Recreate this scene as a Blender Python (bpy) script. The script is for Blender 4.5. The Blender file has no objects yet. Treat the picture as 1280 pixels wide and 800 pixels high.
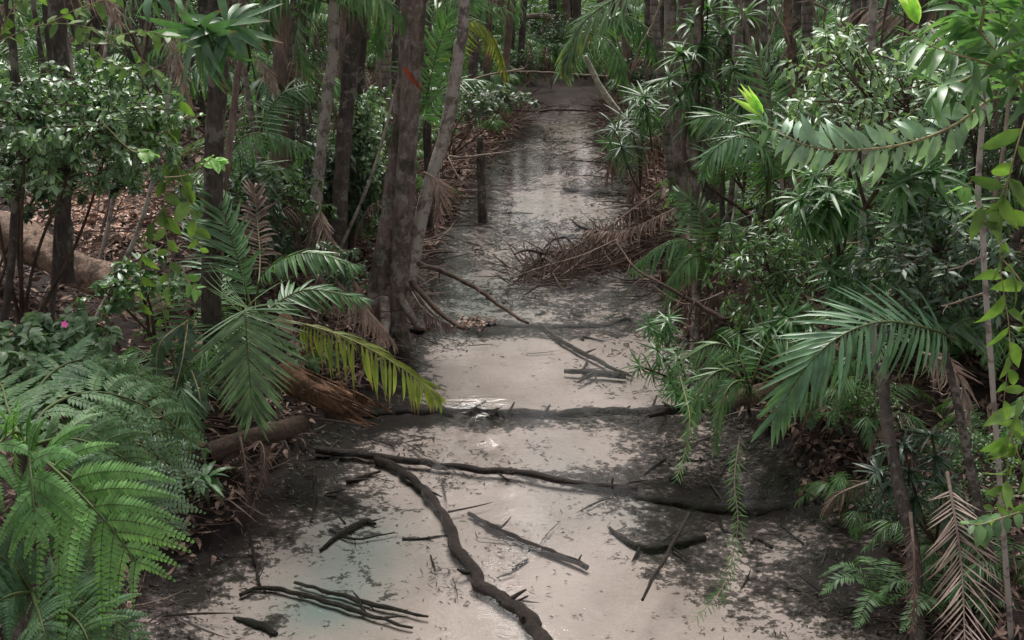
import bpy, math, random
import numpy as np
from math import radians, sin, cos, pi

sc = bpy.context.scene
COL = sc.collection
rng = np.random.RandomState(7)
random.seed(7)

# ------------------------------------------------------------------ camera
F = 1300.0; PITCH = radians(18.5); CH = 3.0
cam_d = bpy.data.cameras.new("camera"); cam = bpy.data.objects.new("camera", cam_d); COL.objects.link(cam)
cam_d.sensor_width = 36; cam_d.lens = 36 * F / 1280.0
cam_d.clip_start = 0.05; cam_d.clip_end = 900
cam.location = (0, 0, CH); cam.rotation_euler = (pi / 2 - PITCH, 0, 0)
sc.camera = cam
CP, SP = cos(PITCH), sin(PITCH)

def ray(px, py):
    u = (px - 640) / F; v = (py - 400) / F
    return np.array([u, CP - v * SP, -SP - v * CP])
def A(px, py, Y):
    d = ray(px, py); return np.array([0, 0, CH]) + d * (Y / d[1])
def G0(px, py, z=0.0):
    d = ray(px, py); return np.array([0, 0, CH]) + d * ((z - CH) / d[2])
def depth(p): return p[1] * CP + (CH - p[2]) * SP
def pxm(w, p): return w * depth(np.asarray(p)) / F      # picture width -> metres at p
def proj(p):
    d = depth(p); return 640 + F * p[0] / d, 400 - F * (p[1] * SP - (CH - p[2]) * CP) / d

# ------------------------------------------------------------------ noise
def _hash(ix, iy, s):
    h = (ix.astype(np.int64) * 374761393 + iy.astype(np.int64) * 668265263 + s * 974711) & 0x7fffffff
    h = ((h ^ (h >> 13)) * 1274126177) & 0x7fffffff
    return ((h ^ (h >> 16)) & 0xffff) / 65535.0
def vnoise(x, y, s=0):
    x = np.asarray(x, float); y = np.asarray(y, float)
    ix = np.floor(x); iy = np.floor(y); fx = x - ix; fy = y - iy
    fx = fx * fx * (3 - 2 * fx); fy = fy * fy * (3 - 2 * fy)
    a = _hash(ix, iy, s); b = _hash(ix + 1, iy, s); c = _hash(ix, iy + 1, s); d = _hash(ix + 1, iy + 1, s)
    return (a * (1 - fx) + b * fx) * (1 - fy) + (c * (1 - fx) + d * fx) * fy
def fbm(x, y, s=0, o=4):
    r = 0; a = 0.5
    for k in range(o):
        r = r + a * (vnoise(x * 2 ** k + 17.3 * k, y * 2 ** k - 9.1 * k, s + k) - .5); a *= .5
    return r * 2       # about -1..1
def sstep(a, b, x):
    t = np.clip((x - a) / (b - a), 0, 1); return t * t * (3 - 2 * t)
def nrm(v):
    v = np.asarray(v, float); return v / (np.linalg.norm(v, axis=-1, keepdims=True) + 1e-12)

# ------------------------------------------------------------------ terrain
EL = [(150, 800), (190, 720), (290, 660), (335, 600), (385, 545), (430, 505), (490, 440), (515, 400), (530, 330), (560, 260), (600, 200), (655, 150), (680, 112)]
ER = [(1150, 800), (1120, 700), (1090, 620), (985, 560), (905, 500), (860, 430), (838, 370), (815, 310), (795, 245), (772, 200), (748, 145), (738, 112)]
_l = sorted([tuple(G0(*p)[[1, 0]]) for p in EL]); _r = sorted([tuple(G0(*p)[[1, 0]]) for p in ER])
LY, LX = np.array(_l).T; RY, RX = np.array(_r).T
def edges(y):
    y = np.asarray(y, float)
    l = np.interp(y, LY, LX); r = np.interp(y, RY, RX)
    l = l - np.clip(4.2 - y, 0, 9) * .12; r = r + np.clip(4.2 - y, 0, 9) * .1
    bend = np.clip(y - 30, 0, 500) * .35
    return l - bend * 1.0, r - bend * 1.0
def hgt(x, y):
    x = np.asarray(x, float); y = np.asarray(y, float)
    l, r = edges(y)
    wob = fbm(x * 1.3, y * 1.3, 3) * .22 + fbm(x * 4, y * 4, 5) * .07
    dl = l - x + wob; dr = x - r + wob
    d = np.maximum(dl, dr)
    close = sstep(22.5, 25, y)                     # the creek turns out of sight here
    d = np.where(close > 0, np.maximum(d, close * .6 + (y - 24) * .3), d)
    inside = -np.clip(-d / .7, 0, 1) ** .7 * .075 - .02 + fbm(x * .9, y * .6, 11) * .03
    inside = inside + fbm(x * 5, y * 4, 12) * .008
    dd = np.clip(d, 0, 60)
    out = .02 + .16 * sstep(0, .35, dd) + .24 * dd / (1 + dd * .035)
    out = out + fbm(x * .7, y * .7, 21) * .16 * sstep(0, 1.2, dd) + fbm(x * 3.1, y * 3.1, 22) * .05 * sstep(0, .4, dd)
    return np.where(d < 0, inside, out)
def hz(x, y): return float(hgt(x, y))
def hit(px, py):
    d = ray(px, py); o = np.array([0, 0, CH]); t = np.arange(2.0, 60, .05)
    p = o + d * t[:, None]; k = np.argmax(p[:, 2] <= np.maximum(hgt(p[:, 0], p[:, 1]), 0))
    return p[k]

# ------------------------------------------------------------------ mesh builder
class MB:
    def __init__(s): s.V = []; s.Q = []; s.C = []; s.T = []; s.n = 0
    def add(s, v, q, var=0.5, tip=0.0):
        v = np.asarray(v, float).reshape(-1, 3); q = np.asarray(q, int).reshape(-1, 4)
        s.V.append(v); s.Q.append(q + s.n); s.n += len(v)
        s.C.append(np.broadcast_to(np.asarray(var, float), (len(v),)).copy())
        s.T.append(np.broadcast_to(np.asarray(tip, float), (len(v),)).copy())
    def mesh(s, name, off=(0, 0, 0), smooth=True):
        v = np.concatenate(s.V) - np.asarray(off); q = np.concatenate(s.Q)
        me = bpy.data.meshes.new(name)
        me.vertices.add(len(v)); me.vertices.foreach_set("co", v.astype(np.float32).ravel())
        me.loops.add(len(q) * 4); me.loops.foreach_set("vertex_index", q.astype(np.int32).ravel())
        me.polygons.add(len(q)); me.polygons.foreach_set("loop_start", np.arange(0, len(q) * 4, 4, dtype=np.int32))
        me.polygons.foreach_set("loop_total", np.full(len(q), 4, dtype=np.int32))
        me.update(calc_edges=True)
        if smooth: me.polygons.foreach_set("use_smooth", np.ones(len(q), dtype=bool))
        for nm, arr in (("var", s.C), ("tip", s.T)):
            a = me.attributes.new(nm, 'FLOAT', 'POINT'); a.data.foreach_set("value", np.concatenate(arr).astype(np.float32))
        return me

WL = {}
def tag(o, label=None, cat=None, group=None, kind=None):
    if label: o["label"] = label
    if cat: o["category"] = cat
    if group: o["group"] = group
    if kind: o["kind"] = kind
    return o
def thing(name, loc, label, cat, group=None):
    o = bpy.data.objects.new(name, None); COL.objects.link(o); o.location = tuple(loc); o.empty_display_size = .1
    WL[o.name] = np.asarray(loc, float)
    return tag(o, label, cat, group)
def part(name, mb, mat, parent, label=None, smooth=True):
    off = WL[parent.name] if parent is not None else np.zeros(3)
    o = bpy.data.objects.new(name, mb.mesh(name, off, smooth)); COL.objects.link(o)
    o.data.materials.append(mat); o.parent = parent; WL[o.name] = off
    if label: o["label"] = label
    return o
def solo(name, mb, mat, label, cat, group=None, kind=None, origin=None):
    off = np.zeros(3) if origin is None else np.asarray(origin, float)
    o = bpy.data.objects.new(name, mb.mesh(name, off)); COL.objects.link(o); o.location = tuple(off)
    o.data.materials.append(mat); return tag(o, label, cat, group, kind)
def copy_tree(o, parent=None):
    c = o.copy(); COL.objects.link(c)
    if parent is not None: c.parent = parent
    for ch in [k for k in o.children]: copy_tree(ch, c)
    return c

# ------------------------------------------------------------------ shape tools
def catmull(P, n):
    P = np.asarray(P, float)
    if len(P) == 2: return P[0] + (P[1] - P[0]) * np.linspace(0, 1, n)[:, None]
    Q = np.vstack([2 * P[0] - P[1], P, 2 * P[-1] - P[-2]]); k = len(P) - 1
    t = np.linspace(0, k, n); i = np.minimum(t.astype(int), k - 1); f = (t - i)[:, None]
    a, b, c, d = Q[i], Q[i + 1], Q[i + 2], Q[i + 3]
    return .5 * (2 * b + (c - a) * f + (2 * a - 5 * b + 4 * c - d) * f ** 2 + (3 * b - a - 3 * c + d) * f ** 3)
def tangents(C):
    return nrm(np.gradient(C, axis=0))
def frames(C, hint=(0, 0, 1)):
    T = tangents(C); h = np.broadcast_to(np.asarray(hint, float), T.shape)
    N = h - (h * T).sum(1)[:, None] * T
    bad = np.linalg.norm(N, axis=1) < .05
    if bad.any():
        alt = np.array([0, 1., .3]); N2 = alt - (alt * T).sum(1)[:, None] * T; N[bad] = N2[bad]
    N = nrm(N); return T, N, np.cross(T, N)
def tube(mb, P, R, k=8, n=None, rough=0.0, seed=0, var=.5, cap=True, flat=1.0, ridges=0, resample=True):
    P = np.asarray(P, float)
    if resample: C = catmull(P, n or max(4, 5 * (len(P) - 1) + 1))
    else: C = P
    n = len(C); R = np.interp(np.linspace(0, 1, n), np.linspace(0, 1, len(R)), R) if np.ndim(R) else np.full(n, R)
    T = tangents(C)
    # transported frame
    N = np.zeros_like(T); a = np.array([1, 0, 0.]) if abs(T[0][0]) < .8 else np.array([0, 1., 0])
    N[0] = nrm(a - (a @ T[0]) * T[0])
    for i in range(1, n):
        v = N[i - 1] - (N[i - 1] @ T[i]) * T[i]; N[i] = nrm(v)
    B = np.cross(T, N)
    th = np.arange(k) / k * 2 * pi
    rr = R[:, None] * np.ones(k)[None]
    if rough:
        sl = np.concatenate([[0], np.cumsum(np.linalg.norm(np.diff(C, axis=0), axis=1))])
        m = R.mean() + 1e-6
        nz = fbm(np.cos(th)[None] * 1.5 + sl[:, None] / m * .25 + seed * 7.7, np.sin(th)[None] * 1.5 + sl[:, None] / m * .31 + seed, seed, 3)
        nz2 = fbm(th[None] * 0 + sl[:, None] / m * .3, th[None] * 0 + seed * 3.3, seed + 5, 2)
        rr = rr * (1 + rough * nz + rough * .8 * nz2)
    if ridges: rr = rr * (1 + .09 * np.sin(th * ridges)[None] * (1 + 0 * R[:, None]))
    V = C[:, None] + rr[..., None] * (np.cos(th)[None, :, None] * N[:, None] + flat * np.sin(th)[None, :, None] * B[:, None])
    rings = [V[i] for i in range(n)]
    if cap:
        rings = [C[0] + (V[0] - C[0]) * .02] + rings + [C[-1] + (V[-1] - C[-1]) * .55 + T[-1] * R[-1] * .1, C[-1] + (V[-1] - C[-1]) * .02 + T[-1] * R[-1] * .12]
    V = np.array(rings); m = len(V)
    i = np.arange(m - 1)[:, None] * k; j = np.arange(k)[None]; j2 = (j + 1) % k
    q = np.stack([i + j, i + j2, i + k + j2, i + k + j], -1).reshape(-1, 4)
    mb.add(V.reshape(-1, 3), q, var, np.repeat(np.linspace(0, 1, m), k))
    return C

PROF = {
    'lance': lambda t: np.sin(pi * np.clip(t, 0, 1) ** .75) ** 1.25,
    'ovate': lambda t: np.sin(pi * np.clip(t, 0, 1) ** .7) ** .62,
    'strap': lambda t: np.minimum(1, (t * 6 + .35)) * np.clip((1 - t) * 2.2, 0, 1) ** .8,
    'leaflet': lambda t: np.minimum(1, t * 7 + .3) * np.clip((1 - t) * 1.7, 0, 1) ** .75,
    'pinn': lambda t: np.minimum(1, .75 + t) * np.clip((1 - t) * 1.9, 0, 1) ** .6,
    'heart': lambda t: np.sin(pi * np.clip(t, 0.02, 1) ** .55) ** .7,
}
def leaf_t(prof, n=4, fold=.15, curl=.5, twist=0.0, wave=0.0):
    t = np.linspace(0, 1, n + 1); w = np.maximum(PROF[prof](t), .03) * .5
    a = curl * t; y = np.concatenate([[0], np.cumsum(np.cos((a[1:] + a[:-1]) / 2)) / n]); z = -np.concatenate([[0], np.cumsum(np.sin((a[1:] + a[:-1]) / 2)) / n])
    V = np.zeros((n + 1, 3, 3))
    for k, s in enumerate((-1, 0, 1)):
        tw = twist * t
        V[:, k, 0] = s * w * np.cos(tw); V[:, k, 1] = y; V[:, k, 2] = z
    X = V[..., 0].copy()
    # x scaled by W later; store fold as offset proportional to W
    Fo = np.zeros((n + 1, 3)); Fo[:, 0] = fold * w * 2 + w * np.sin(twist * t); Fo[:, 2] = fold * w * 2 - w * np.sin(twist * t)
    Fo += (wave * np.sin(t * 9))[:, None] * np.array([1, 0, -1.])[None] * w[:, None] * 2
    i = np.arange(n)[:, None] * 3; j = np.arange(2)[None]
    q = np.stack([i + j, i + j + 1, i + 3 + j + 1, i + 3 + j], -1).reshape(-1, 4)
    return dict(x=X.ravel(), y=V[..., 1].ravel(), z=V[..., 2].ravel(), f=Fo.ravel(), q=q, t=np.repeat(t, 3), e=np.tile([1, 0, 1], n + 1))
def scatter(mb, Tm, O, D, N, L, W, var=None, tip0=0.0):
    if len(O) == 0: return
    O = np.asarray(O, float); D = nrm(D); N = np.asarray(N, float)
    N = nrm(N - (N * D).sum(1)[:, None] * D + 1e-9); X = np.cross(D, N)
    n = len(O); L = np.broadcast_to(np.asarray(L, float), (n,)); W = np.broadcast_to(np.asarray(W, float), (n,))
    if var is None: var = rng.rand(n)
    V = O[:, None] + (W[:, None] * Tm['x'][None])[..., None] * X[:, None] + (L[:, None] * Tm['y'][None])[..., None] * D[:, None] \
        + (L[:, None] * Tm['z'][None] + W[:, None] * Tm['f'][None])[..., None] * N[:, None]
    m = len(Tm['x']); q = (Tm['q'][None] + np.arange(n)[:, None, None] * m).reshape(-1, 4)
    mb.add(V.reshape(-1, 3), q, np.repeat(var, m), np.tile(Tm['t'], n) + tip0)
def multi(mb, Ts, O, D, N, L, W, var=None):
    n = len(O); k = rng.randint(0, len(Ts), n)
    L = np.broadcast_to(np.asarray(L, float), (n,)); W = np.broadcast_to(np.asarray(W, float), (n,))
    D = np.asarray(D); N = np.broadcast_to(np.asarray(N, float), D.shape)
    if var is None: var = rng.rand(n)
    for i, T in enumerate(Ts):
        m = k == i; scatter(mb, T, np.asarray(O)[m], D[m], N[m], L[m], W[m], var[m])

T_LEAFLET = [leaf_t('leaflet', 4, .16, c, tw) for c, tw in ((.25, 0), (.55, .2), (.9, -.2), (1.2, .3))]
T_LEAFLET_FLAT = [leaf_t('leaflet', 4, .14, c, tw) for c, tw in ((.08, 0), (.25, .15), (.4, -.15))]
T_DEAD = [leaf_t('leaflet', 4, .45, c, tw) for c, tw in ((.9, .9), (1.5, -1.2), (.4, 1.5), (2.0, .4))]
T_PINN = [leaf_t('pinn', 2, .1, c) for c in (.3, .6)]
T_LANCE = [leaf_t('lance', 5, .14, c, tw) for c, tw in ((.3, .1), (.7, -.2), (1.1, .25))]
T_STRAP = [leaf_t('strap', 5, .16, c, tw) for c, tw in ((.5, .1), (1.0, -.2), (1.5, .3), (.2, 0))]
T_OV = [leaf_t('ovate', 4, .12, c, tw, .03) for c, tw in ((.2, .1), (.6, -.15), (.9, .2))]
T_SM = [leaf_t('ovate', 2, .15, c) for c in (.3, .8)]
T_SML = [leaf_t('lance', 3, .15, c) for c in (.3, .9)]
T_LIT = [leaf_t('ovate', 3, .3, c, tw) for c, tw in ((.9, .6), (-.8, -.5), (1.4, .2))]
T_LITL = [leaf_t('lance', 3, .35, c, tw) for c, tw in ((.9, .6), (-.8, -.5))]
T_CAN = [leaf_t('lance', 1, .1, .2)]

def pinnate(lf, st, ctrl, hint, nl=34, L=.35, W=.022, start=.18, a0=65, a1=22, vee=.15, droop=.15, r0=.012, Ts=None, jit=.10,
            tip=.45, base=.55, sides=(-1, 1), miss=0.025, up=None, n=40):
    Ts = Ts or T_LEAFLET
    C = catmull(ctrl, n); T, N, B = frames(C, hint)
    tube(st, C, np.interp(np.linspace(0, 1, n), [0, .3, 1], [r0, r0 * .6, r0 * .18]), 5, resample=False, cap=False)
    for sgn in sides:
        s = np.linspace(0, 1, nl); t = start + (1 - start) * s; x = t * (n - 1); i = np.minimum(x.astype(int), n - 2); f = (x - i)[:, None]
        O = C[i] * (1 - f) + C[i + 1] * f; Ti, Ni, Bi = T[i], N[i], B[i]
        ang = np.radians(a0 + (a1 - a0) * s + rng.randn(nl) * 3.5)
        prof = np.interp(s, [0, .18, .45, .8, 1], [base, .88, 1.0, .75, tip])
        D = np.cos(ang)[:, None] * Ti + np.sin(ang)[:, None] * sgn * Bi + (vee + rng.randn(nl) * jit)[:, None] * Ni
        D = nrm(D) + np.array([0, 0, -1.]) * droop
        D += rng.randn(nl, 3) * jit * .6
        keep = rng.rand(nl) >= miss
        NN = Ni if up is None else np.broadcast_to(up, Ni.shape)
        multi(lf, Ts, O[keep], D[keep], NN[keep] + rng.randn(keep.sum(), 3) * .08, (L * prof * (1 + rng.randn(nl) * .05))[keep], W * (.85 + .3 * rng.rand(nl))[keep])

def bipinnate(lf, st, ctrl, hint, npn=17, Lp=.36, nq=20, lq=.05, wq=.016, start=.12, droop=.25, r0=.009, a0=75, a1=45, curlp=.5, tip=.12):
    C = catmull(ctrl, 36); T, N, B = frames(C, hint); n = 36
    tube(st, C, np.interp(np.linspace(0, 1, n), [0, 1], [r0, r0 * .2]), 5, resample=False, cap=False)
    for sgn in (-1, 1):
        for k in range(npn):
            s = k / (npn - 1); t = start + (.985 - start) * s ** .92 + rng.randn() * .006; t = min(.99, t); x = t * (n - 1); i = min(int(x), n - 2); f = x - i
            O = C[i] * (1 - f) + C[i + 1] * f; Ti, Ni, Bi = T[i], N[i], B[i]
            pr = np.interp(s, [0, .15, .4, .75, 1], [.55, .85, 1, .6, tip]) * Lp * (1 + rng.randn() * .12)
            a = radians(a0 + (a1 - a0) * s + rng.randn() * 7)
            D = nrm(cos(a) * Ti + sin(a) * sgn * Bi + (.1 + rng.randn() * .16) * Ni)
            g = np.array([0, 0, -1.]) * droop
            m = 9; u = np.linspace(0, 1, m)[:, None]
            PC = O + pr * (D * u + (g + Ti * .12 - Ni * curlp * .25) * u ** 2 * .8)
            tube(st, PC, [r0 * .28, r0 * .08], 3, resample=False, cap=False)
            pT = tangents(PC); pN = nrm(Ni - (pT * Ni).sum(1)[:, None] * pT); pB = np.cross(pT, pN)
            q = max(6, int(nq * (pr / Lp) ** .8)); uu = np.linspace(.05, .99, q); xi = uu * (m - 1); ii = np.minimum(xi.astype(int), m - 2); ff = (xi - ii)[:, None]
            OO = PC[ii] * (1 - ff) + PC[ii + 1] * ff
            lp = lq * np.interp(uu, [0, .12, .5, 1], [.7, 1, .8, .13]) * (pr / Lp) ** .5
            for s2 in (-1, 1):
                DD = pT[ii] * .55 + pB[ii] * s2 + rng.randn(q, 3) * .05
                multi(lf, T_PINN, OO, DD, pN[ii] + rng.randn(q, 3) * .06, lp, wq * (.9 + .2 * rng.rand(q)), np.clip(.5 + .25 * rng.randn() + .1 * rng.randn(q), 0, 1))

# ------------------------------------------------------------------ materials
def newmat(name):
    m = bpy.data.materials.new(name); m.use_nodes = True; nt = m.node_tree; nt.nodes.clear()
    return m, nt, nt.nodes.new, nt.links.new
def ramp(nt, fac, stops, interp='LINEAR'):
    r = nt.nodes.new('ShaderNodeValToRGB'); e = r.color_ramp.elements; r.color_ramp.interpolation = interp
    while len(e) > 1: e.remove(e[-1])
    e[0].position = stops[0][0]; e[0].color = (*stops[0][1], 1)
    for p, c in stops[1:]:
        x = e.new(p); x.color = (*c, 1)
    if fac is not None: nt.links.new(fac, r.inputs[0])
    return r.outputs[0]
def mixc(nt, fac, a, b, mode='MIX'):
    m = nt.nodes.new('ShaderNodeMix'); m.data_type = 'RGBA'; m.blend_type = mode
    for s, v in ((0, fac), (6, a), (7, b)):
        if hasattr(v, 'links'): nt.links.new(v, m.inputs[s])
        elif s == 0: m.inputs[0].default_value = v
        else: m.inputs[s].default_value = (*v, 1)
    return m.outputs[2]
def math_(nt, op, a, b=0.0, c=0.0):
    m = nt.nodes.new('ShaderNodeMath'); m.operation = op
    for i, v in enumerate((a, b, c)):
        if hasattr(v, 'links'): nt.links.new(v, m.inputs[i])
        else: m.inputs[i].default_value = v
    return m.outputs[0]
def noise(nt, vec, scale, detail=4, rough=.6, out=0):
    n = nt.nodes.new('ShaderNodeTexNoise'); n.inputs['Scale'].default_value = scale; n.inputs['Detail'].default_value = detail; n.inputs['Roughness'].default_value = rough
    if vec is not None: nt.links.new(vec, n.inputs['Vector'])
    return n.outputs[out]
def mapping(nt, vec, scale):
    m = nt.nodes.new('ShaderNodeMapping'); m.inputs['Scale'].default_value = scale; nt.links.new(vec, m.inputs['Vector']); return m.outputs[0]

def leaf_mat(name, ca, cb, cc=None, rough=.38, spec=.5, trans=.25, tipcol=None, tipfrom=.75, spots=0.0, tl=None, coat=0.0):
    g_ = 2.1; ca, cb = tuple(x * g_ for x in ca), tuple(x * g_ for x in cb); cc = tuple(min(.75, x * g_) for x in cc) if cc else None
    m, nt, N, Lk = newmat(name)
    at = N('ShaderNodeAttribute'); at.attribute_name = 'var'; tp = N('ShaderNodeAttribute'); tp.attribute_name = 'tip'
    oi = N('ShaderNodeObjectInfo'); tc = N('ShaderNodeTexCoord')
    v = math_(nt, 'ADD', math_(nt, 'MULTIPLY', at.outputs['Fac'], .65), math_(nt, 'MULTIPLY', oi.outputs['Random'], .35))
    col = ramp(nt, v, [(0, ca), (.55, cb), (1, cc or cb)])
    nz = noise(nt, tc.outputs['Object'], 14, 3)
    col = mixc(nt, 1.0, col, ramp(nt, nz, [(.3, (.62, .62, .62)), (.7, (1.3, 1.3, 1.25))]), 'MULTIPLY')
    if tipcol is not None:
        f = ramp(nt, math_(nt, 'ADD', tp.outputs['Fac'], math_(nt, 'MULTIPLY', math_(nt, 'SUBTRACT', at.outputs['Fac'], .5), .3)), [(tipfrom, (0, 0, 0)), (min(1, tipfrom + .2), (1, 1, 1))])
        col = mixc(nt, f, col, tipcol)
    if spots:
        s = ramp(nt, noise(nt, tc.outputs['Object'], 60, 2), [(.62, (0, 0, 0)), (.68, (1, 1, 1))])
        col = mixc(nt, math_(nt, 'MULTIPLY', s, spots), col, (.12, .08, .03))
    p = N('ShaderNodeBsdfPrincipled'); Lk(col, p.inputs['Base Color']); p.inputs['Roughness'].default_value = rough
    p.inputs['Specular IOR Level'].default_value = spec
    rr = math_(nt, 'ADD', math_(nt, 'MULTIPLY', nz, .35), rough - .17); Lk(rr, p.inputs['Roughness'])
    if coat: p.inputs['Coat Weight'].default_value = coat; p.inputs['Coat Roughness'].default_value = .3
    t = N('ShaderNodeBsdfTranslucent'); tcx = mixc(nt, 1.0, col, tl or (1.5, 1.7, .7), 'MULTIPLY'); Lk(tcx, t.inputs['Color'])
    mx = N('ShaderNodeMixShader'); mx.inputs[0].default_value = trans; Lk(p.outputs[0], mx.inputs[1]); Lk(t.outputs[0], mx.inputs[2])
    o = N('ShaderNodeOutputMaterial'); Lk(mx.outputs[0], o.inputs[0]); return m

def bark_mat(name, ca, cb, lich=None, lt=.62, moss=None, scale=1.0, stretch=.32, bump=.6, rings=0, rough=.85):
    if name.startswith('bark'): mg = sum(cb) / 3; cb = tuple((x * .5 + mg * .5) * 3.2 for x in cb); mg = sum(ca) / 3; ca = tuple((x * .6 + mg * .4) * 2.1 for x in ca)
    m, nt, N, Lk = newmat(name)
    tc = N('ShaderNodeTexCoord'); oi = N('ShaderNodeObjectInfo'); geo = N('ShaderNodeNewGeometry')
    vec = mapping(nt, geo.outputs['Position'], (scale, scale, scale * stretch))
    n1 = noise(nt, vec, 30, 8, .75); n2 = noise(nt, geo.outputs['Position'], 3.2 * scale, 3)
    col = ramp(nt, n1, [(.3, ca), (.68, cb)])
    col = mixc(nt, 1.0, col, ramp(nt, n2, [(.3, (.6, .6, .6)), (.7, (1.35, 1.3, 1.25))]), 'MULTIPLY')
    h = n1
    if rings:
        w = N('ShaderNodeTexWave'); w.wave_type = 'BANDS'; w.bands_direction = 'Z'; w.inputs['Scale'].default_value = rings; w.inputs['Distortion'].default_value = 2.5; w.inputs['Detail'].default_value = 2
        Lk(geo.outputs['Position'], w.inputs['Vector'])
        col = mixc(nt, ramp(nt, w.outputs['Fac'], [(.0, (.55, .55, .55)), (.25, (0, 0, 0))]), col, tuple(x * .45 for x in ca))
        h = math_(nt, 'ADD', n1, math_(nt, 'MULTIPLY', w.outputs['Fac'], .4))
    if lich:
        l1 = noise(nt, geo.outputs['Position'], 9 * scale, 5, .65); l2 = noise(nt, geo.outputs['Position'], 38 * scale, 2)
        f = ramp(nt, math_(nt, 'ADD', math_(nt, 'MULTIPLY', l1, .75), math_(nt, 'MULTIPLY', l2, .25)), [(lt - .03, (0, 0, 0)), (lt + .03, (.9, .9, .9))])
        col = mixc(nt, f, col, lich)
    if moss:
        l3 = noise(nt, geo.outputs['Position'], 5, 4)
        col = mixc(nt, ramp(nt, l3, [(.5, (0, 0, 0)), (.65, (.7, .7, .7))]), col, moss)
    p = N('ShaderNodeBsdfPrincipled'); Lk(col, p.inputs['Base Color']); p.inputs['Roughness'].default_value = rough
    p.inputs['Specular IOR Level'].default_value = .25
    b = N('ShaderNodeBump'); b.inputs['Strength'].default_value = bump; b.inputs['Distance'].default_value = .02; Lk(h, b.inputs['Height']); Lk(b.outputs[0], p.inputs['Normal'])
    o = N('ShaderNodeOutputMaterial'); Lk(p.outputs[0], o.inputs[0]); return m

M = {}
M['palm'] = leaf_mat('palm_leaf', (.030, .066, .028), (.048, .105, .042), (.080, .145, .052), rough=.36, spec=.65, tipcol=(.16, .12, .05), tipfrom=.93)
M['palm_blue'] = leaf_mat('palm_leaf_grey_green', (.035, .080, .042), (.055, .115, .060), (.085, .155, .075), rough=.36, spec=.7, tipcol=(.2, .15, .07), tipfrom=.94)
M['palm_pale'] = leaf_mat('palm_leaf_pale', (.075, .125, .07), (.11, .165, .095), (.15, .21, .12), rough=.36, spec=.8, tl=(1.2, 1.4, 1.0), tipcol=(.2, .15, .07), tipfrom=.94, trans=.35)
M['litter_painted_sun'] = leaf_mat('painted_sun_leaf_litter', (.32, .21, .17), (.46, .335, .28), (.62, .52, .45), rough=.75, spec=.25, trans=.05, tl=(1, 1, 1))  # paler copy of the litter, sunlight on the slope put into its colour
M['palm_yel'] = leaf_mat('palm_leaf_yellowing', (.075, .10, .026), (.11, .125, .032), (.145, .13, .04), rough=.42, tipcol=(.16, .09, .05), tipfrom=.72, trans=.35)
M['fern'] = leaf_mat('fern_green', (.035, .072, .035), (.058, .108, .050), (.095, .155, .07), rough=.5, spec=.35, trans=.3, tipcol=(.11, .22, .06), tipfrom=.9)
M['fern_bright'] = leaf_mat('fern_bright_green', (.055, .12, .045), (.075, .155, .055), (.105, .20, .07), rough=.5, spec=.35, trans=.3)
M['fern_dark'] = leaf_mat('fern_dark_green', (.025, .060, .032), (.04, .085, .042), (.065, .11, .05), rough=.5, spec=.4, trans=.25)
M['fern_grey'] = leaf_mat('fern_grey_green', (.06, .11, .07), (.09, .15, .10), (.13, .20, .14), rough=.4, spec=.6, trans=.25)
M['shrub_light'] = leaf_mat('shrub_leaf_light', (.05, .09, .05), (.10, .165, .09), (.26, .33, .25), rough=.3, spec=.85)  # palest tone puts leaf highlights into the colour
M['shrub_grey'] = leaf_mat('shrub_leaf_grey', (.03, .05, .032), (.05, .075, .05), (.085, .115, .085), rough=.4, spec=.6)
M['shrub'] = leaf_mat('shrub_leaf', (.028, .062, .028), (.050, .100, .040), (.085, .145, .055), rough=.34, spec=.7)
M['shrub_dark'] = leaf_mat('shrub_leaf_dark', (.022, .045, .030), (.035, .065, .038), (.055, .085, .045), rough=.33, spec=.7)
M['broad'] = leaf_mat('broad_leaf', (.04, .075, .024), (.07, .12, .030), (.12, .20, .05), rough=.4, trans=.35, spots=.3)
M['broad_bright'] = leaf_mat('broad_leaf_bright', (.07, .15, .04), (.10, .20, .05), (.13, .25, .065), rough=.35, trans=.35)
M['lance'] = leaf_mat('lance_leaf', (.042, .095, .042), (.075, .145, .06), (.125, .215, .085), rough=.34, spec=.75, trans=.25)
M['glauc'] = leaf_mat('glaucous_leaf', (.10, .17, .12), (.15, .23, .16), (.2, .3, .2), rough=.38, spec=.7, trans=.15)
M['shoot'] = leaf_mat('new_shoot', (.16, .29, .06), (.22, .37, .09), (.30, .43, .15), rough=.4, trans=.4)
M['whorl'] = leaf_mat('whorl_leaf', (.028, .070, .028), (.046, .105, .038), (.08, .15, .05), rough=.36, spec=.65)
M['dead'] = leaf_mat('dead_frond', (.055, .038, .033), (.115, .082, .072), (.20, .15, .135), rough=.8, spec=.2, trans=.12, tl=(1.1, 1, .9))
M['dead_dark'] = leaf_mat('dead_frond_dark', (.03, .021, .018), (.06, .042, .036), (.11, .08, .068), rough=.8, spec=.2, trans=.1, tl=(1.1, 1, .9))
M['dead_pale'] = leaf_mat('dead_frond_pale', (.14, .105, .092), (.22, .17, .152), (.32, .26, .235), rough=.75, spec=.2, trans=.12, tl=(1.1, 1, .9))
M['litter'] = leaf_mat('leaf_litter', (.055, .036, .03), (.125, .085, .07), (.30, .225, .19), rough=.75, spec=.25, trans=.05, tl=(1, 1, 1))
M['litter_wet'] = leaf_mat('wet_litter', (.010, .008, .007), (.022, .017, .015), (.05, .038, .032), rough=.5, spec=.4, trans=.02, tl=(1, 1, 1))
M['flower'] = leaf_mat('pink_flower', (.6, .1, .35), (.7, .15, .45), rough=.5, tl=(1, 1, 1))
M['canopy'] = leaf_mat('canopy_leaf', (.025, .055, .02), (.04, .08, .03), (.06, .11, .04), rough=.4, trans=.3)
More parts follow.
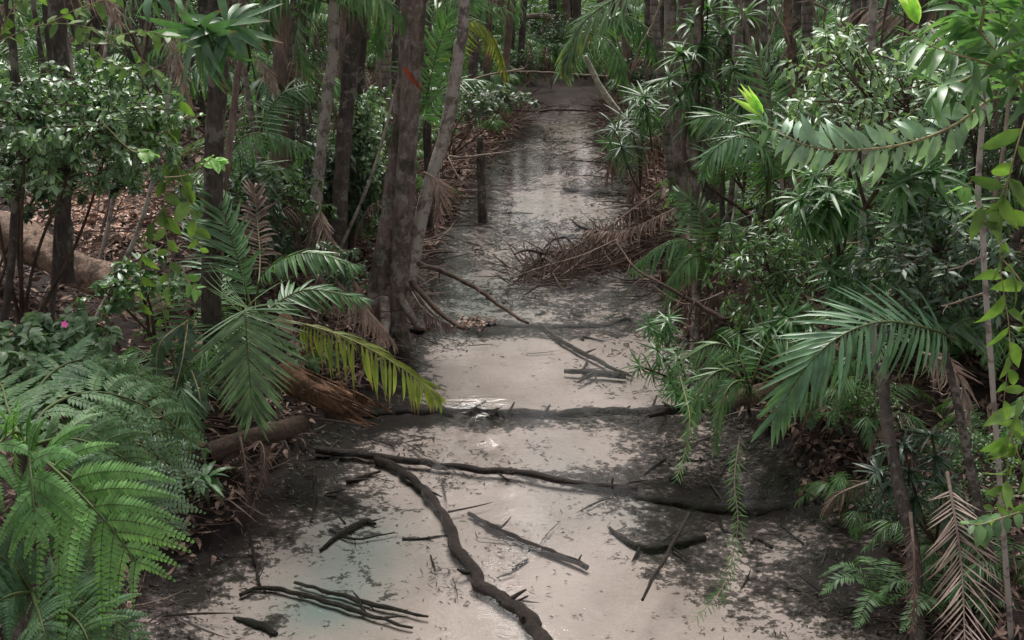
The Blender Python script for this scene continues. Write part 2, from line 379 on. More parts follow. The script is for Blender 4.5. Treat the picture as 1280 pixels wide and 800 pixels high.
M['stem_green'] = bark_mat('green_stem', (.06, .09, .03), (.12, .16, .06), scale=2, bump=.1, rough=.5)
M['stem_straw'] = bark_mat('straw_stem', (.22, .2, .1), (.36, .34, .2), scale=2, bump=.1, rough=.6)
M['stem_brown'] = bark_mat('brown_stem', (.05, .035, .028), (.12, .085, .065), scale=2, bump=.3)
M['stem_pale'] = bark_mat('pale_twig', (.16, .12, .10), (.34, .28, .24), scale=2, bump=.3)
M['bark_red'] = bark_mat('bark_reddish', (.045, .028, .023), (.12, .078, .062), (.34, .31, .28), .535, (.035, .05, .02), bump=1.0)
M['bark_dark'] = bark_mat('bark_dark', (.022, .017, .015), (.06, .044, .038), (.26, .24, .21), .555, bump=1.0)
M['bark_pale'] = bark_mat('bark_pale_mottled', (.05, .036, .03), (.13, .10, .085), (.48, .44, .40), .485, bump=.6, stretch=.5)
M['bark_palm'] = bark_mat('bark_ringed_palm', (.055, .042, .036), (.14, .11, .095), (.36, .34, .30), .60, rings=3.2, bump=.6)
M['bark_rust'] = bark_mat('bark_rusty', (.05, .032, .026), (.13, .075, .058), (.3, .25, .2), .72, bump=.6)
M['bark_green'] = bark_mat('bark_greenish', (.10, .10, .06), (.26, .25, .17), (.42, .42, .34), .58, bump=.4, stretch=.6)
M['log_tan'] = bark_mat('log_tan', (.10, .065, .05), (.38, .28, .22), (.075, .055, .04), .54, scale=1.1, stretch=1.0, bump=1.0)
M['log_rot'] = bark_mat('log_rotten', (.04, .024, .017), (.30, .175, .11), (.42, .32, .24), .64, scale=1.6, stretch=.5, bump=1.0)
M['wound'] = bark_mat('wound_red', (.22, .045, .02), (.42, .10, .05), scale=2, bump=.4)
M['wood_wet'] = bark_mat('wet_wood', (.012, .009, .008), (.045, .034, .030), (.20, .17, .15), .69, scale=1.5, stretch=1, bump=1.0, rough=.42)  # pale spots are wet sparkle painted into the wood colour
M['wood_wet2'] = bark_mat('sunken_wood', (.010, .008, .007), (.028, .022, .019), scale=1.5, stretch=1, bump=.8, rough=.5)
M['wood_dry'] = bark_mat('dry_wood', (.05, .034, .028), (.17, .125, .10), (.3, .25, .22), .66, scale=1.5, stretch=1, bump=.8)
M['stone'] = bark_mat('pale_bract', (.34, .22, .18), (.5, .36, .3), scale=2, bump=.2)

# ------------------------------------------------------------------ ground and water
def ground():
    def axis(lo, hi, step, far, g):
        a = list(np.arange(lo, hi + step * .5, step)); s = step; x = hi
        while x < far: s *= g; x += s; a.append(x)
        s = step; x = lo; b = []
        while x > -far: s *= g; x -= s; b.append(x)
        return np.array(b[::-1] + a)
    xs = axis(-4.2, 4.2, .035, 320, 1.09)
    ys = [-1.0]; s = .035
    while ys[-1] < 34: s = .035 * max(1, .22 * ys[-1]); ys.append(ys[-1] + s)
    while ys[-1] < 420: s *= 1.12; ys.append(ys[-1] + s)
    yb = [-1.0]; s = .1
    while yb[-1] > -60: s *= 1.3; yb.append(yb[-1] - s)
    ys = np.array(yb[::-1][:-1] + ys)
    X, Y = np.meshgrid(xs, ys); Z = hgt(X, Y)
    l, r = edges(Y); wob = fbm(X * 1.3, Y * 1.3, 3) * .22 + fbm(X * 4, Y * 4, 5) * .07
    d = np.maximum(l - X + wob, X - r + wob); sand = (1 - sstep(-.12, .12, d)) * (1 - sstep(22.5, 24, Y + fbm(X, Y, 8)))
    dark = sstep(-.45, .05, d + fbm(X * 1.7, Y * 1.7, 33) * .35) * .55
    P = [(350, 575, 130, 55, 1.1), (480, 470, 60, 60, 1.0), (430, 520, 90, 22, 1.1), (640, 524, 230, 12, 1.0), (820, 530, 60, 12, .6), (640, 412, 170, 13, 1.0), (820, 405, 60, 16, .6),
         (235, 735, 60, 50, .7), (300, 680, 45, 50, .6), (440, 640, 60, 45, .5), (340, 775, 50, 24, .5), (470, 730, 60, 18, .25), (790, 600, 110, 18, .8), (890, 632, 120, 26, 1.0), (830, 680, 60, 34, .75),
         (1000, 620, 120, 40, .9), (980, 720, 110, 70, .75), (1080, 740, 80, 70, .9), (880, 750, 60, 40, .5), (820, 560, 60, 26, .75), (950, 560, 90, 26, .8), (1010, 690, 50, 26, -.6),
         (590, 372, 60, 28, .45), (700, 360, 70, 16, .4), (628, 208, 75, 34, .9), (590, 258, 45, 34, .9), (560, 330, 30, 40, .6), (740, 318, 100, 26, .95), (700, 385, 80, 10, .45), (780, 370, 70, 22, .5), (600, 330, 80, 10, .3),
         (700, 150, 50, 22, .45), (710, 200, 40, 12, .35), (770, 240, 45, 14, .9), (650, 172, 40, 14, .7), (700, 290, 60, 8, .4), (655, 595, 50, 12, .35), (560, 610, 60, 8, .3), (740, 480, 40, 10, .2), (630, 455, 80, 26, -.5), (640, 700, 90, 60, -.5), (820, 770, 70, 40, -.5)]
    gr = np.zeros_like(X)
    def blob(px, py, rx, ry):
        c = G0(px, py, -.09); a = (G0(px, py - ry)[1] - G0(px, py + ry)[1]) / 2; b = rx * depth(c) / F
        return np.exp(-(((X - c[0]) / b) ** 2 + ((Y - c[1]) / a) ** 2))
    for px, py, rx, ry, s in P: dark = dark + s * blob(px, py, rx, ry)  # sunken litter, plus shadow and dark reflections painted into the bed
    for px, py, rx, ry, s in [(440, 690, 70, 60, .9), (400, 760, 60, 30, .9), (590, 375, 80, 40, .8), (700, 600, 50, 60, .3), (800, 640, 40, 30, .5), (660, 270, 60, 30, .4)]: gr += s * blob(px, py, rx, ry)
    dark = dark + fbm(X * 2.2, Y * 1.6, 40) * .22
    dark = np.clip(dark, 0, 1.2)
    ny, nx = X.shape
    i = np.arange(ny - 1)[:, None] * nx; j = np.arange(nx - 1)[None]
    q = np.stack([i + j, i + j + 1, i + nx + j + 1, i + nx + j], -1).reshape(-1, 4)
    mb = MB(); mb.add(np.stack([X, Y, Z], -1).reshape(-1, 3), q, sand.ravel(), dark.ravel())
    m, nt, N, Lk = newmat('forest_ground_and_creek_sand')
    def at(n):
        a = N('ShaderNodeAttribute'); a.attribute_name = n; return a.outputs['Fac']
    pos = N('ShaderNodeNewGeometry').outputs['Position']
    fl = mapping(nt, pos, (1, 1.0, 1))
    st = mapping(nt, pos, (1.0, 1.15, 1))
    n1 = noise(nt, st, 7, 6, .68); n2 = noise(nt, pos, 1.6, 4, .6); n3 = noise(nt, pos, 160, 2); n4 = noise(nt, st, 26, 4, .7)
    sandc = ramp(nt, n2, [(.3, (.34, .28, .255)), (.5, (.44, .365, .34)), (.7, (.52, .43, .405))])
    sandc = mixc(nt, 1.0, sandc, ramp(nt, n3, [(.3, (.86, .86, .86)), (.7, (1.1, 1.1, 1.1))]), 'MULTIPLY')
    sandc = mixc(nt, math_(nt, 'MULTIPLY', at('green'), .9), sandc, (.20, .25, .235))
    fn = ramp(nt, n4, [(.64, (0, 0, 0)), (.67, (1, 1, 1))])
    sandc = mixc(nt, math_(nt, 'MULTIPLY', fn, .35), sandc, (.12, .095, .08))
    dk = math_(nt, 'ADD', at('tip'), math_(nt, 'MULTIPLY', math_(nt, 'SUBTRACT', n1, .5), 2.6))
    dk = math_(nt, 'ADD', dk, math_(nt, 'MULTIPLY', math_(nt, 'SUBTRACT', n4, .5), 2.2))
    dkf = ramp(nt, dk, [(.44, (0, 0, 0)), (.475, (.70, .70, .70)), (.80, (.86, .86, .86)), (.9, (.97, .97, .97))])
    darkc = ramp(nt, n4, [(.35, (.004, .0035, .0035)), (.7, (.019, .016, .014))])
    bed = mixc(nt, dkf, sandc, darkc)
    n5 = noise(nt, pos, 30, 5, .7)
    bank = ramp(nt, n5, [(.3, (.008, .006, .0055)), (.55, (.026, .019, .016)), (.75, (.075, .053, .044))])
    bank = mixc(nt, 1.0, bank, ramp(nt, n2, [(.3, (.6, .6, .6)), (.7, (1.4, 1.3, 1.2))]), 'MULTIPLY')
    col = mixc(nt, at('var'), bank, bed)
    p = N('ShaderNodeBsdfPrincipled'); Lk(col, p.inputs['Base Color']); p.inputs['Roughness'].default_value = .85; p.inputs['Specular IOR Level'].default_value = .2
    b = N('ShaderNodeBump'); b.inputs['Strength'].default_value = .5; b.inputs['Distance'].default_value = .02
    Lk(math_(nt, 'ADD', n5, math_(nt, 'MULTIPLY', n1, .8)), b.inputs['Height']); Lk(b.outputs[0], p.inputs['Normal'])
    Lk(p.outputs[0], N('ShaderNodeOutputMaterial').inputs[0])
    o = bpy.data.objects.new('ground', mb.mesh('ground')); COL.objects.link(o); o.data.materials.append(m); o['kind'] = 'structure'
    a = o.data.attributes.new('green', 'FLOAT', 'POINT'); a.data.foreach_set('value', gr.astype(np.float32).ravel())

def water():
    xs = np.linspace(-5, 5, 260); ys = [0.5]
    while ys[-1] < 34: ys.append(ys[-1] + .02 * max(1, .45 * ys[-1]))
    yc = G0(620, 517, -.09)[1] + .05; ys = np.array(sorted(ys + list(np.arange(yc - .9, yc + .15, .012)))); X, Y = np.meshgrid(xs, ys)
    X = X + edges(Y)[0] * 0 + (edges(Y)[0] + edges(Y)[1]) * .5
    y1 = G0(620, 517, -.09)[1] + .05 + .05 * fbm(X * .8, X * 0, 71); y2 = G0(620, 404)[1] + .25 * fbm(X * .6, X * 0, 72)
    g = np.exp(-np.abs((X + .22 + .25 * fbm(X * 4, Y * 2, 75)) / .145) ** 2)
    Z = -.05 * (1 - np.clip((Y - y1) / (.165 + 1.6 * (1 - g)) + 1, 0, 1)) + .012 * sstep(-.12, 0, Y - y2)
    near = np.exp(-((Y - y1 + .07) / .13) ** 2) * (.05 + .34 * g) + .12 * np.exp(-((Y - y2 + .1) / .12) ** 2) + .5 * np.exp(-((X - .0 - .12 * np.sin(Y * 5)) / .16) ** 2) * sstep(3.9, 4.5, Y) * (1 - sstep(5.7, 6.3, Y)) * (.6 + .8 * fbm(X * 5, Y * 5, 78))
    Z = Z + fbm(X * 3, Y * 3, 74) * .0016 + np.exp(-((Y - y1 + .07) / .11) ** 2) * fbm(X * 7, Y * 42, 79, 3) * .026 * g
    ny, nx = X.shape; i = np.arange(ny - 1)[:, None] * nx; j = np.arange(nx - 1)[None]
    q = np.stack([i + j, i + j + 1, i + nx + j + 1, i + nx + j], -1).reshape(-1, 4)
    mb = MB(); mb.add(np.stack([X, Y, Z + .0], -1).reshape(-1, 3), q, np.clip(near, 0, 1).ravel(), 0)
    m, nt, N, Lk = newmat('creek_water')
    pos = N('ShaderNodeNewGeometry').outputs['Position']
    a = N('ShaderNodeAttribute'); a.attribute_name = 'var'
    h = math_(nt, 'ADD', noise(nt, mapping(nt, pos, (1, 1.8, 1)), 13, 3, .6), math_(nt, 'MULTIPLY', noise(nt, pos, 45, 2, .5), .25))
    h = math_(nt, 'ADD', h, math_(nt, 'MULTIPLY', noise(nt, pos, 2.2, 2, .5), 1.6))
    h = math_(nt, 'ADD', h, math_(nt, 'MULTIPLY', noise(nt, mapping(nt, pos, (1, 2, 1)), 75, 2, .6), math_(nt, 'MULTIPLY', a.outputs['Fac'], 3.0)))
    b = N('ShaderNodeBump'); b.inputs['Strength'].default_value = .5; b.inputs['Distance'].default_value = .0045; Lk(h, b.inputs['Height'])
    fr = N('ShaderNodeFresnel'); fr.inputs['IOR'].default_value = 1.36; Lk(b.outputs[0], fr.inputs['Normal'])
    t = N('ShaderNodeBsdfTransparent'); t.inputs['Color'].default_value = (.87, .885, .87, 1)
    g = N('ShaderNodeBsdfGlossy'); g.inputs['Roughness'].default_value = .02; Lk(b.outputs[0], g.inputs['Normal'])
    mx = N('ShaderNodeMixShader'); Lk(math_(nt, 'MULTIPLY', fr.outputs[0], 1.15), mx.inputs[0]); Lk(t.outputs[0], mx.inputs[1]); Lk(g.outputs[0], mx.inputs[2])
    Lk(mx.outputs[0], N('ShaderNodeOutputMaterial').inputs[0])
    o = bpy.data.objects.new('water', mb.mesh('water')); COL.objects.link(o); o.data.materials.append(m); o['kind'] = 'structure'
ground(); water()

# ------------------------------------------------------------------ crowns high above the picture (trees carry them)
def palm_crown(nf=11, L=2.6, seed=0):
    st = np.random.RandomState(seed); lf = MB(); sk = MB()
    for k in range(nf):
        a = k / nf * 2 * pi + st.rand() * .4; el = st.uniform(.2, 1.1); l = L * st.uniform(.8, 1.1)
        d = np.array([cos(a), sin(a), 0])
        c = [np.zeros(3), d * l * .35 * cos(el) + np.array([0, 0, l * .35 * sin(el)]), d * l * .75 + np.array([0, 0, l * .22 * sin(el) - .1]), d * l + np.array([0, 0, -l * .25])]
        pinnate(lf, sk, c, (0, 0, 1), nl=26, L=.55, W=.05, r0=.03, n=16, Ts=T_CAN, a0=60, a1=25, droop=.3)
    return lf, sk
def leaf_crown(R=2.2, n=1500, size=.16, seed=0, clumps=26, flat=.6):
    st = np.random.RandomState(seed); c = st.randn(clumps, 3); c = nrm(c) * (st.rand(clumps, 1) ** .4) * R; c[:, 2] *= flat
    k = st.randint(0, clumps, n); O = c[k] + st.randn(n, 3) * R * .14
    lf = MB(); D = st.randn(n, 3) + np.array([0, 0, -.4]); scatter(lf, T_CAN[0], O, D, st.randn(n, 3) * .5 + np.array([0, 0, 1.]), size * (.6 + .8 * st.rand(n)), size * .45, st.rand(n))
    return lf, c
CROWN_P = []; CROWN_L = []
for s in range(3):
    lf, sk = palm_crown(seed=s); CROWN_P.append(lf.mesh('crown'))
    lf, c = leaf_crown(seed=10 + s); CROWN_L.append(lf.mesh('crown'))
for me in CROWN_P + CROWN_L: me.materials.append(M['canopy'])

def crown(parent, loc, kind, scale=1.0, rz=0.0):
    me = (CROWN_P if kind == 'p' else CROWN_L)[rng.randint(3)]
    o = bpy.data.objects.new('crown', me); COL.objects.link(o); o.parent = parent
    o.location = tuple(np.asarray(loc) - WL[parent.name]); o.scale = (scale,) * 3; o.rotation_euler = (0, 0, rz); WL[o.name] = np.asarray(loc)
    return o

def trunk_path(pts, top=8.0, ground_base=True, spread=.35):
    """pts: (px,py,Y) from the top of what shows down to the foot; carried on upward past the frame and down to the soil"""
    P = [A(*p) for p in pts]
    if ground_base:
        b = P[-1]; d = nrm(P[-1] - P[-2]); d[2] = min(d[2], -.3)
        tt = np.arange(0, 200) * .03; q = b + d * tt[:, None]; k = int(np.argmax(q[:, 2] <= hgt(q[:, 0], q[:, 1]) - .05))
        if k: P.append(q[k])
    if top:
        d = nrm(P[0] - P[1]); d = nrm(d * [spread, spread, 1] + [0, 0, .3]); P = [P[0] + d * (top - P[0][2])] + [P[0] + d * (top - P[0][2]) * .5] + P
    return P[::-1]      # foot first

def tree(pts, wpx, mat, label, cat='tree', name='tree', top=8.5, cr='p', cs=1.0, rough=.12, group=None, flare=1.25, foot=True, k=12, roots=0, extra=None, seed=None, lichenless=False):
    P = trunk_path(pts, top, foot)
    seed = rng.randint(1000) if seed is None else seed
    r = pxm(wpx, A(*pts[0])) / 2
    loc = P[0].copy(); t = thing(name, loc, label, cat, group)
    mb = MB(); n = max(24, 14 * len(P))
    R = [r * flare, r * 1.08, r * 1.0, r * .97, r * .9, r * .8, r * .7] if flare > 1 else [r, r, r, r * .9]
    tube(mb, P, R, k, n=n, rough=rough, seed=seed)
    if roots:
        for i in range(roots):
            a = i / roots * 2 * pi + rng.rand(); l = r * rng.uniform(3, 6)
            q = [P[0] + [0, 0, r * 2.6], P[0] + [cos(a) * r * 1.1, sin(a) * r * 1.1, r * .9], P[0] + [cos(a) * l, sin(a) * l, -.06]]
            tube(mb, q, [r * .5, r * .42, r * .15], 7, n=9, rough=.15, seed=i)
    part('trunk', mb, mat, t)
    if top: crown(t, P[-1] + [(-1 if P[-1][0] < 0 else 1) * max(1.2 * cs, min(2.3, 3.3 - abs(P[-1][0]))), 0, 0], cr, cs * .85, rng.rand() * 6)
    return t, P

def px_path(pts): return np.array([A(*p) for p in pts])
def palm(label, base, fronds, mat='palm', cat='palm', name='young_palm', group=None, dead_mat='dead'):
    base = np.asarray(base, float); t = thing(name, base, label, cat, group)
    for fd in fronds:
        fd = dict(fd); P = px_path(fd.pop('p')); hint = fd.pop('hint', (0, -.4, 1)); mt = fd.pop('mat', mat); sm = fd.pop('sm', 'stem_green'); lb = fd.pop('lab', None)
        if fd.pop('frombase', False): P = np.vstack([base + [0, 0, .05], P])
        lf, st = MB(), MB(); pinnate(lf, st, P, hint, **fd)
        f = part('frond', lf, M[mt], t, lb); part('stalk', st, M[sm], f)
    return t
def single_frond(name, label, cat, pts, mat, hint=(0, -.4, 1), group=None, sm='stem_pale', **kw):
    P = px_path(pts) if not isinstance(pts, np.ndarray) else pts
    lf, st = MB(), MB(); pinnate(lf, st, P, hint, **kw)
    t = thing(name, P[0], label, cat, group); part('leaflets', lf, M[mat], t); part('stalk', st, M[sm], t); return t

def shrub_mesh(base, centre, rad, ntw=40, lpt=22, ls=.05, lw=.025, Ts=None, seed=0, droop=.2, twr=.003, stems=3, up=.3, clump=.35, wild=.45):
    """stems from the base fan into twigs; leaves sit in pairs along the twigs"""
    st = np.random.RandomState(seed); lf, sk = MB(), MB(); base = np.asarray(base, float); centre = np.asarray(centre, float); rad = np.asarray(rad, float)
    Ts = Ts or T_OV; hubs = []
    for k in range(stems):
        h = centre + (st.rand(3) - .5) * rad * [1.1, 1.1, .6]; mid = (base + h) / 2 + (st.rand(3) - .5) * rad * .3
        C = tube(sk, [base + (st.rand(3) - .5) * .05 * [1, 1, 0], mid, h], [twr * 4, twr * 2.6, twr * 1.5], 6, n=12, rough=.1, seed=k); hubs += [C[5], C[8], C[11]]
    hubs = np.array(hubs)
    for k in range(ntw):
        tgt = centre + nrm(st.randn(3)) * rad * (st.rand() ** clump)
        h = hubs[np.argmin(np.linalg.norm(hubs - tgt, axis=1) + st.rand(len(hubs)) * .3)]
        mid = (h + tgt) / 2 + st.randn(3) * rad * .12 + [0, 0, rad[2] * .1]; end = tgt + [0, 0, -droop * rad[2]]
        C = tube(sk, [h, mid, tgt, end], [twr * 1.3, twr, twr * .5], 4, n=14, cap=False)
        i = st.randint(3, 14, lpt); f = st.rand(lpt)[:, None]; O = C[i - 1] * (1 - f) + C[i] * f; T = tangents(C)[i]
        s = np.where(np.arange(lpt) % 2, 1., -1.)[:, None]; B = nrm(np.cross(T, [0, 0, 1.])) * s
        D = T * .4 + B * .9 + st.randn(lpt, 3) * wild + np.array([0, 0, -.15]); Nn = np.array([0, 0, 1.]) + st.randn(lpt, 3) * .45 + np.array([0, -.25, 0])
        z = .75 + .5 * st.rand(lpt)
        multi(lf, Ts, O, D, Nn, ls * z, lw * z)
    return lf, sk
def shrub(label, base, centre, rad, mat='shrub', cat='shrub', name='shrub', group=None, sm='stem_brown', **kw):
    lf, sk = shrub_mesh(base, centre, rad, **kw)
    t = thing(name, base, label, cat, group); part('foliage', lf, M[mat], t); part('stem', sk, M[sm], t); return t

def whorl_mesh(base, tips, nleaf=16, L=.2, W=.03, seed=0, r=.008, Ts=None, levels=2, droop=.25):
    st = np.random.RandomState(seed); lf, sk = MB(), MB(); base = np.asarray(base, float); Ts = Ts or T_STRAP
    for tp in tips:
        tp = np.asarray(tp, float); mid = (base + tp) / 2 + st.randn(3) * .06 * np.linalg.norm(tp - base)
        C = tube(sk, [base, mid, tp], [r, r * .8, r * .6], 6, n=12, cap=False); T = tangents(C)
        for lv in range(levels):
            c = C[-1 - lv * 2]; t = T[-1 - lv * 2]; n = int(nleaf * (1 - .15 * lv)); a = np.arange(n) * 2.4 + st.rand(); el = st.uniform(.05 - lv * .3, 1.1 - lv * .5, n)
            x = nrm(np.cross(t, [.3, 1, .2])); y = np.cross(t, x)
            D = np.cos(el)[:, None] * (np.cos(a)[:, None] * x + np.sin(a)[:, None] * y) + np.sin(el)[:, None] * t - np.array([0, 0, droop])
            multi(lf, Ts, c + st.randn(n, 3) * .008, D, t + st.randn(n, 3) * .15, L * (.65 + .5 * st.rand(n)), W * (.8 + .4 * st.rand(n)))
    return lf, sk
def whorl(label, base, tips, mat='whorl', cat='plant', name='whorled_plant', group=None, sm='stem_brown', **kw):
    lf, sk = whorl_mesh(base, tips, **kw); t = thing(name, base, label, cat, group); part('foliage', lf, M[mat], t); part('stem', sk, M[sm], t); return t

def leafy_branch(label, pts, mat, Ts, nl=30, L=.1, W=.028, cat='branch', name='leafy_branch', sm='stem_straw', r=.005, hang=.3, ang=60, start=.05, up=(0, -.3, 1), n=None, group=None, extra=(), tipmat=None, jit=.12):
    t = thing(name, A(*pts[0]), label, cat, group); lf, sk = MB(), MB()
    for pp in (pts,) + tuple(extra):
        P = px_path(pp); C = tube(sk, P, [r, r * .7, r * .35], 6, n=40, rough=.05, cap=False); T, Nn, B = frames(C, up)
        k = nl if pp is pts else int(nl * .45) + 2
        s = np.linspace(start, 1, k); i = np.minimum((s * 39).astype(int), 39); sg = np.where(np.arange(k) % 2, 1., -1.)[:, None]; a = radians(ang)
        D = cos(a) * T[i] + sin(a) * sg * B[i] + np.array([0, 0, -hang]) + rng.randn(k, 3) * jit
        z = np.interp(s, [0, .15, .8, 1], [.8, 1, .95, .6]) * (.6 + .55 * rng.rand(k)); multi(lf, Ts, C[i], D, Nn[i] + rng.randn(k, 3) * .2, L * z, W * z)
    part('foliage', lf, M[mat], t); part('stem', sk, M[sm], t)
    return t

def stick(label, pts, wpx, mat='wood_wet', cat='branch', name='fallen_branch', rough=.25, side=(), k=8, world=False, taper=.4, group=None, seed=None, n=None, crook=.022, nubs=1.0):
    P = px_path(pts) if not world else np.array(pts, float)
    w = [pxm(x, p) / 2 for x, p in zip(wpx, P)] if np.ndim(wpx) else pxm(wpx, P[0]) / 2 * np.linspace(1, taper, len(P))
    mb = MB(); seed = rng.randint(999) if seed is None else seed
    m = 4 * len(P); tot = np.linalg.norm(P[-1] - P[0]); w = np.interp(np.linspace(0, 1, m), np.linspace(0, 1, len(P)), w); P = catmull(P, m)
    P = P + np.random.RandomState(seed).randn(m, 3) * [1, 1, .4] * tot * crook / m ** .5 * np.minimum(1, np.arange(m) / 3)[:, None]
    C = tube(mb, P, w, k, n=n or max(40, int(tot / .02)), rough=rough, seed=seed)
    nb = int(tot / .16 * nubs); sd = np.random.RandomState(seed + 5)
    for j in range(nb):
        i = sd.randint(2, len(C) - 2); d0 = nrm(nrm(C[i + 1] - C[i - 1]) * .7 + sd.randn(3) * [1, 1, .35]); l = sd.uniform(.02, .11) * (1 + tot * .1); ww = np.interp(i / len(C), np.linspace(0, 1, m), w)
        tube(mb, [C[i], C[i] + d0 * l * .5, C[i] + d0 * l + sd.randn(3) * l * .2], [ww * .5, ww * .35, ww * .15], 5, n=6, rough=.2)
    for s in side:
        Q = px_path(s[:-1]) if not world else np.array(s[:-1]); ww = pxm(s[-1], Q[0]) / 2
        tube(mb, Q, [ww, ww * .35], 6, n=12, rough=.2, seed=seed + 1)
    return solo(name, mb, M[mat], label, cat, group, origin=P[0])
def on_bed(px, py, dz=.0):            # a point lying on the creek bed under that pixel
    p = hit(px, py); d = ray(px, py); z = hz(p[0], p[1]) + dz
    return np.array([0, 0, CH]) + d * ((z - CH) / d[2])
def lying(label, pxy, wpx, dz=.0, **kw):
    P = [on_bed(x, y, dz) for x, y in pxy]; mz = kw.pop('minz', -9); P = [np.array([p[0], p[1], max(p[2], mz)]) for p in P]; side = kw.pop('side', ())
    side = [[on_bed(x, y, dz) for x, y in s[:-1]] + [s[-1]] for s in side]
    return stick(label, P, wpx, world=True, side=side, **kw)

# ================================================================== LEFT SIDE : TRUNKS
tree([(272, -10, 6.4), (268, 180, 6.4), (264, 385, 6.4), (272, 520, 6.4)], 26, M['bark_dark'], 'straight dark brown trunk on the left bank behind the hanging palm fronds', cs=1.1, flare=1.3, roots=4)
tree([(303, -10, 6.9), (296, 100, 6.9), (286, 190, 6.8), (279, 260, 6.8), (272, 380, 6.7)], 9, M['bark_rust'], 'thin rusty red stem leaning against the straight dark trunk', cr='l', cs=.8, flare=1.0)
tree([(352, -10, 9.5), (350, 80, 9.5), (347, 200, 9.5), (343, 330, 9.3)], 19, M['bark_rust'], 'reddish brown trunk behind the fronds, between the dark trunk and the mottled palm', cs=1.0)
tree([(417, 15, 9.0), (410, 110, 9.0), (400, 200, 9.0), (392, 290, 8.9), (388, 380, 8.8)], 15, M['bark_pale'], 'slim pale mottled palm trunk leaning beside two dark trunks', cat='palm', name='palm_tree')
tree([(446, -10, 9.4), (440, 60, 9.4), (432, 150, 9.3), (426, 240, 9.2), (420, 350, 9.1)], 21, M['bark_dark'], 'dark lichen-flecked trunk left of the twin-trunked tree, leaning slightly right', cs=1.0, rough=.18)
tree([(459, -10, 9.8), (453, 60, 9.8), (446, 150, 9.8), (441, 260, 9.7), (437, 340, 9.7)], 12, M['bark_dark'], 'thinner dark stem pressed close behind the lichen-flecked dark trunk', cs=.8, rough=.15)
tree([(481, -10, 14), (480, 70, 14), (479, 150, 14)], 19, M['bark_palm'], 'light brown ringed palm trunk standing farther back left of the twin trunks', cat='palm', name='palm_tree')
tree([(499, -10, 16), (497, 70, 16), (496, 150, 16)], 11, M['bark_palm'], 'narrow pinkish palm trunk just right of the ringed one, far back', cat='palm', name='palm_tree')

# the twin-trunked tree at the water's edge
def twin():
    P1 = trunk_path([(519, -10, 8.5), (514, 90, 8.5), (509, 190, 8.45), (503, 290, 8.4), (497, 400, 8.3)], 9)
    P2 = trunk_path([(502, 120, 8.62), (492, 220, 8.6), (482, 300, 8.5), (470, 385, 8.35)], 0)
    t = thing('tree', P1[0], 'thick twin-trunked tree with a red bark wound at the left water edge', 'tree')
    w = lambda x: pxm(x, P1[1]) / 2
    mb = MB(); tube(mb, P1, [w(40), w(25), w(24), w(24), w(24), w(22), w(18)], 18, n=90, rough=.22, seed=3, ridges=3)
    part('trunk', mb, M['bark_red'], t)
    P2b = np.vstack([P2, A(508, 50, 8.66), A(511, -40, 8.66)]); mb = MB(); tube(mb, P2b, [w(40), w(27), w(20), w(17), w(15), w(12)], 16, n=70, rough=.2, seed=9, ridges=2)
    part('trunk', mb, M['bark_red'], t)
    mb = MB()
    for q, ww in ((( (492, 360, 8.35), (470, 400, 8.3), (452, 425, 8.2)), 16), (((500, 370, 8.2), (520, 405, 8.0), (532, 412, 7.9)), 12), (((480, 375, 8.2), (482, 412, 7.9), (476, 432, 7.7)), 14), (((505, 350, 8.3), (530, 380, 8.3), (548, 398, 8.2)), 8)):
        tube(mb, px_path(q), [w(ww), w(ww * .7), w(ww * .3)], 8, n=14, rough=.2, seed=int(ww))
    part('root', mb, M['bark_red'], t)
    # torn red strip of bark
    a, b = A(503, 84, 8.28), A(530, 116, 8.28); mb = MB(); T = leaf_t('leaflet', 6, .3, .15, .3)
    scatter(mb, T, [a], [b - a], [(0.1, -1, .3)], np.linalg.norm(b - a), w(11), [.5]); part('bark_wound', mb, M['wound'], t)
    crown(t, P1[-1] + [-2.2, 0, 0], 'l', 1.0)
twin()
tree([(580, -10, 8.6), (574, 60, 8.6), (566, 115, 8.6), (556, 170, 8.6), (541, 215, 8.55), (526, 275, 8.5), (512, 350, 8.4)], 17, M['bark_pale'], 'slender pale mottled trunk that curves out from the foot of the twin tree', cr='l', cs=1.1, flare=1.5, rough=.1)
tree([(528, -10, 12), (531, 60, 12), (533, 130, 12)], 10, M['bark_dark'], 'dark thin trunk seen between the twin tree and the curving pale trunk', group=None)
tree([(588, -10, 21), (590, 60, 21), (592, 110, 21)], 9, M['bark_dark'], 'thin dark trunk right behind the curving pale trunk')
tree([(612, -10, 22), (610, 60, 22), (608, 110, 22)], 9, M['bark_rust'], 'dim reddish trunk second to the right of the curving pale trunk')
tree([(600, 172, 13.5), (601, 190, 13.5), (601, 210, 13.5), (602, 235, 13.4)], 11, M['bark_dark'], 'short dark upright modelling a trunk behind and its reflection in the dark pool on the left of the creek', top=0, flare=1.2, name='trunk_with_reflection', cat='trunk reflection')  # solid shape standing in for a trunk behind and its reflection

# three foreground stems at the far left
tree([(80, 120, 5.4), (80, 220, 5.4), (81, 300, 5.4), (84, 352, 5.4)], 20, M['bark_dark'], 'dark stout stem hanging down in front of the tan log, below the small-leaved crown', cr='l', cs=.35, top=4.5, foot=False, flare=.7, name='tree', rough=.35)
tree([(24, 150, 5.0), (20, 240, 5.0), (14, 330, 5.0), (6, 400, 5.0)], 10, M['bark_dark'], 'leftmost thin stem crossing in front of the tan log', cr='l', cs=.35, top=4.5, flare=1.0)
tree([(74, 200, 5.6), (71, 290, 5.6), (68, 350, 5.6), (62, 420, 5.6)], 8, M['bark_dark'], 'thin straight stem just left of the stout dark hanging stem', cr='l', cs=.3, top=4.5, flare=1.0)

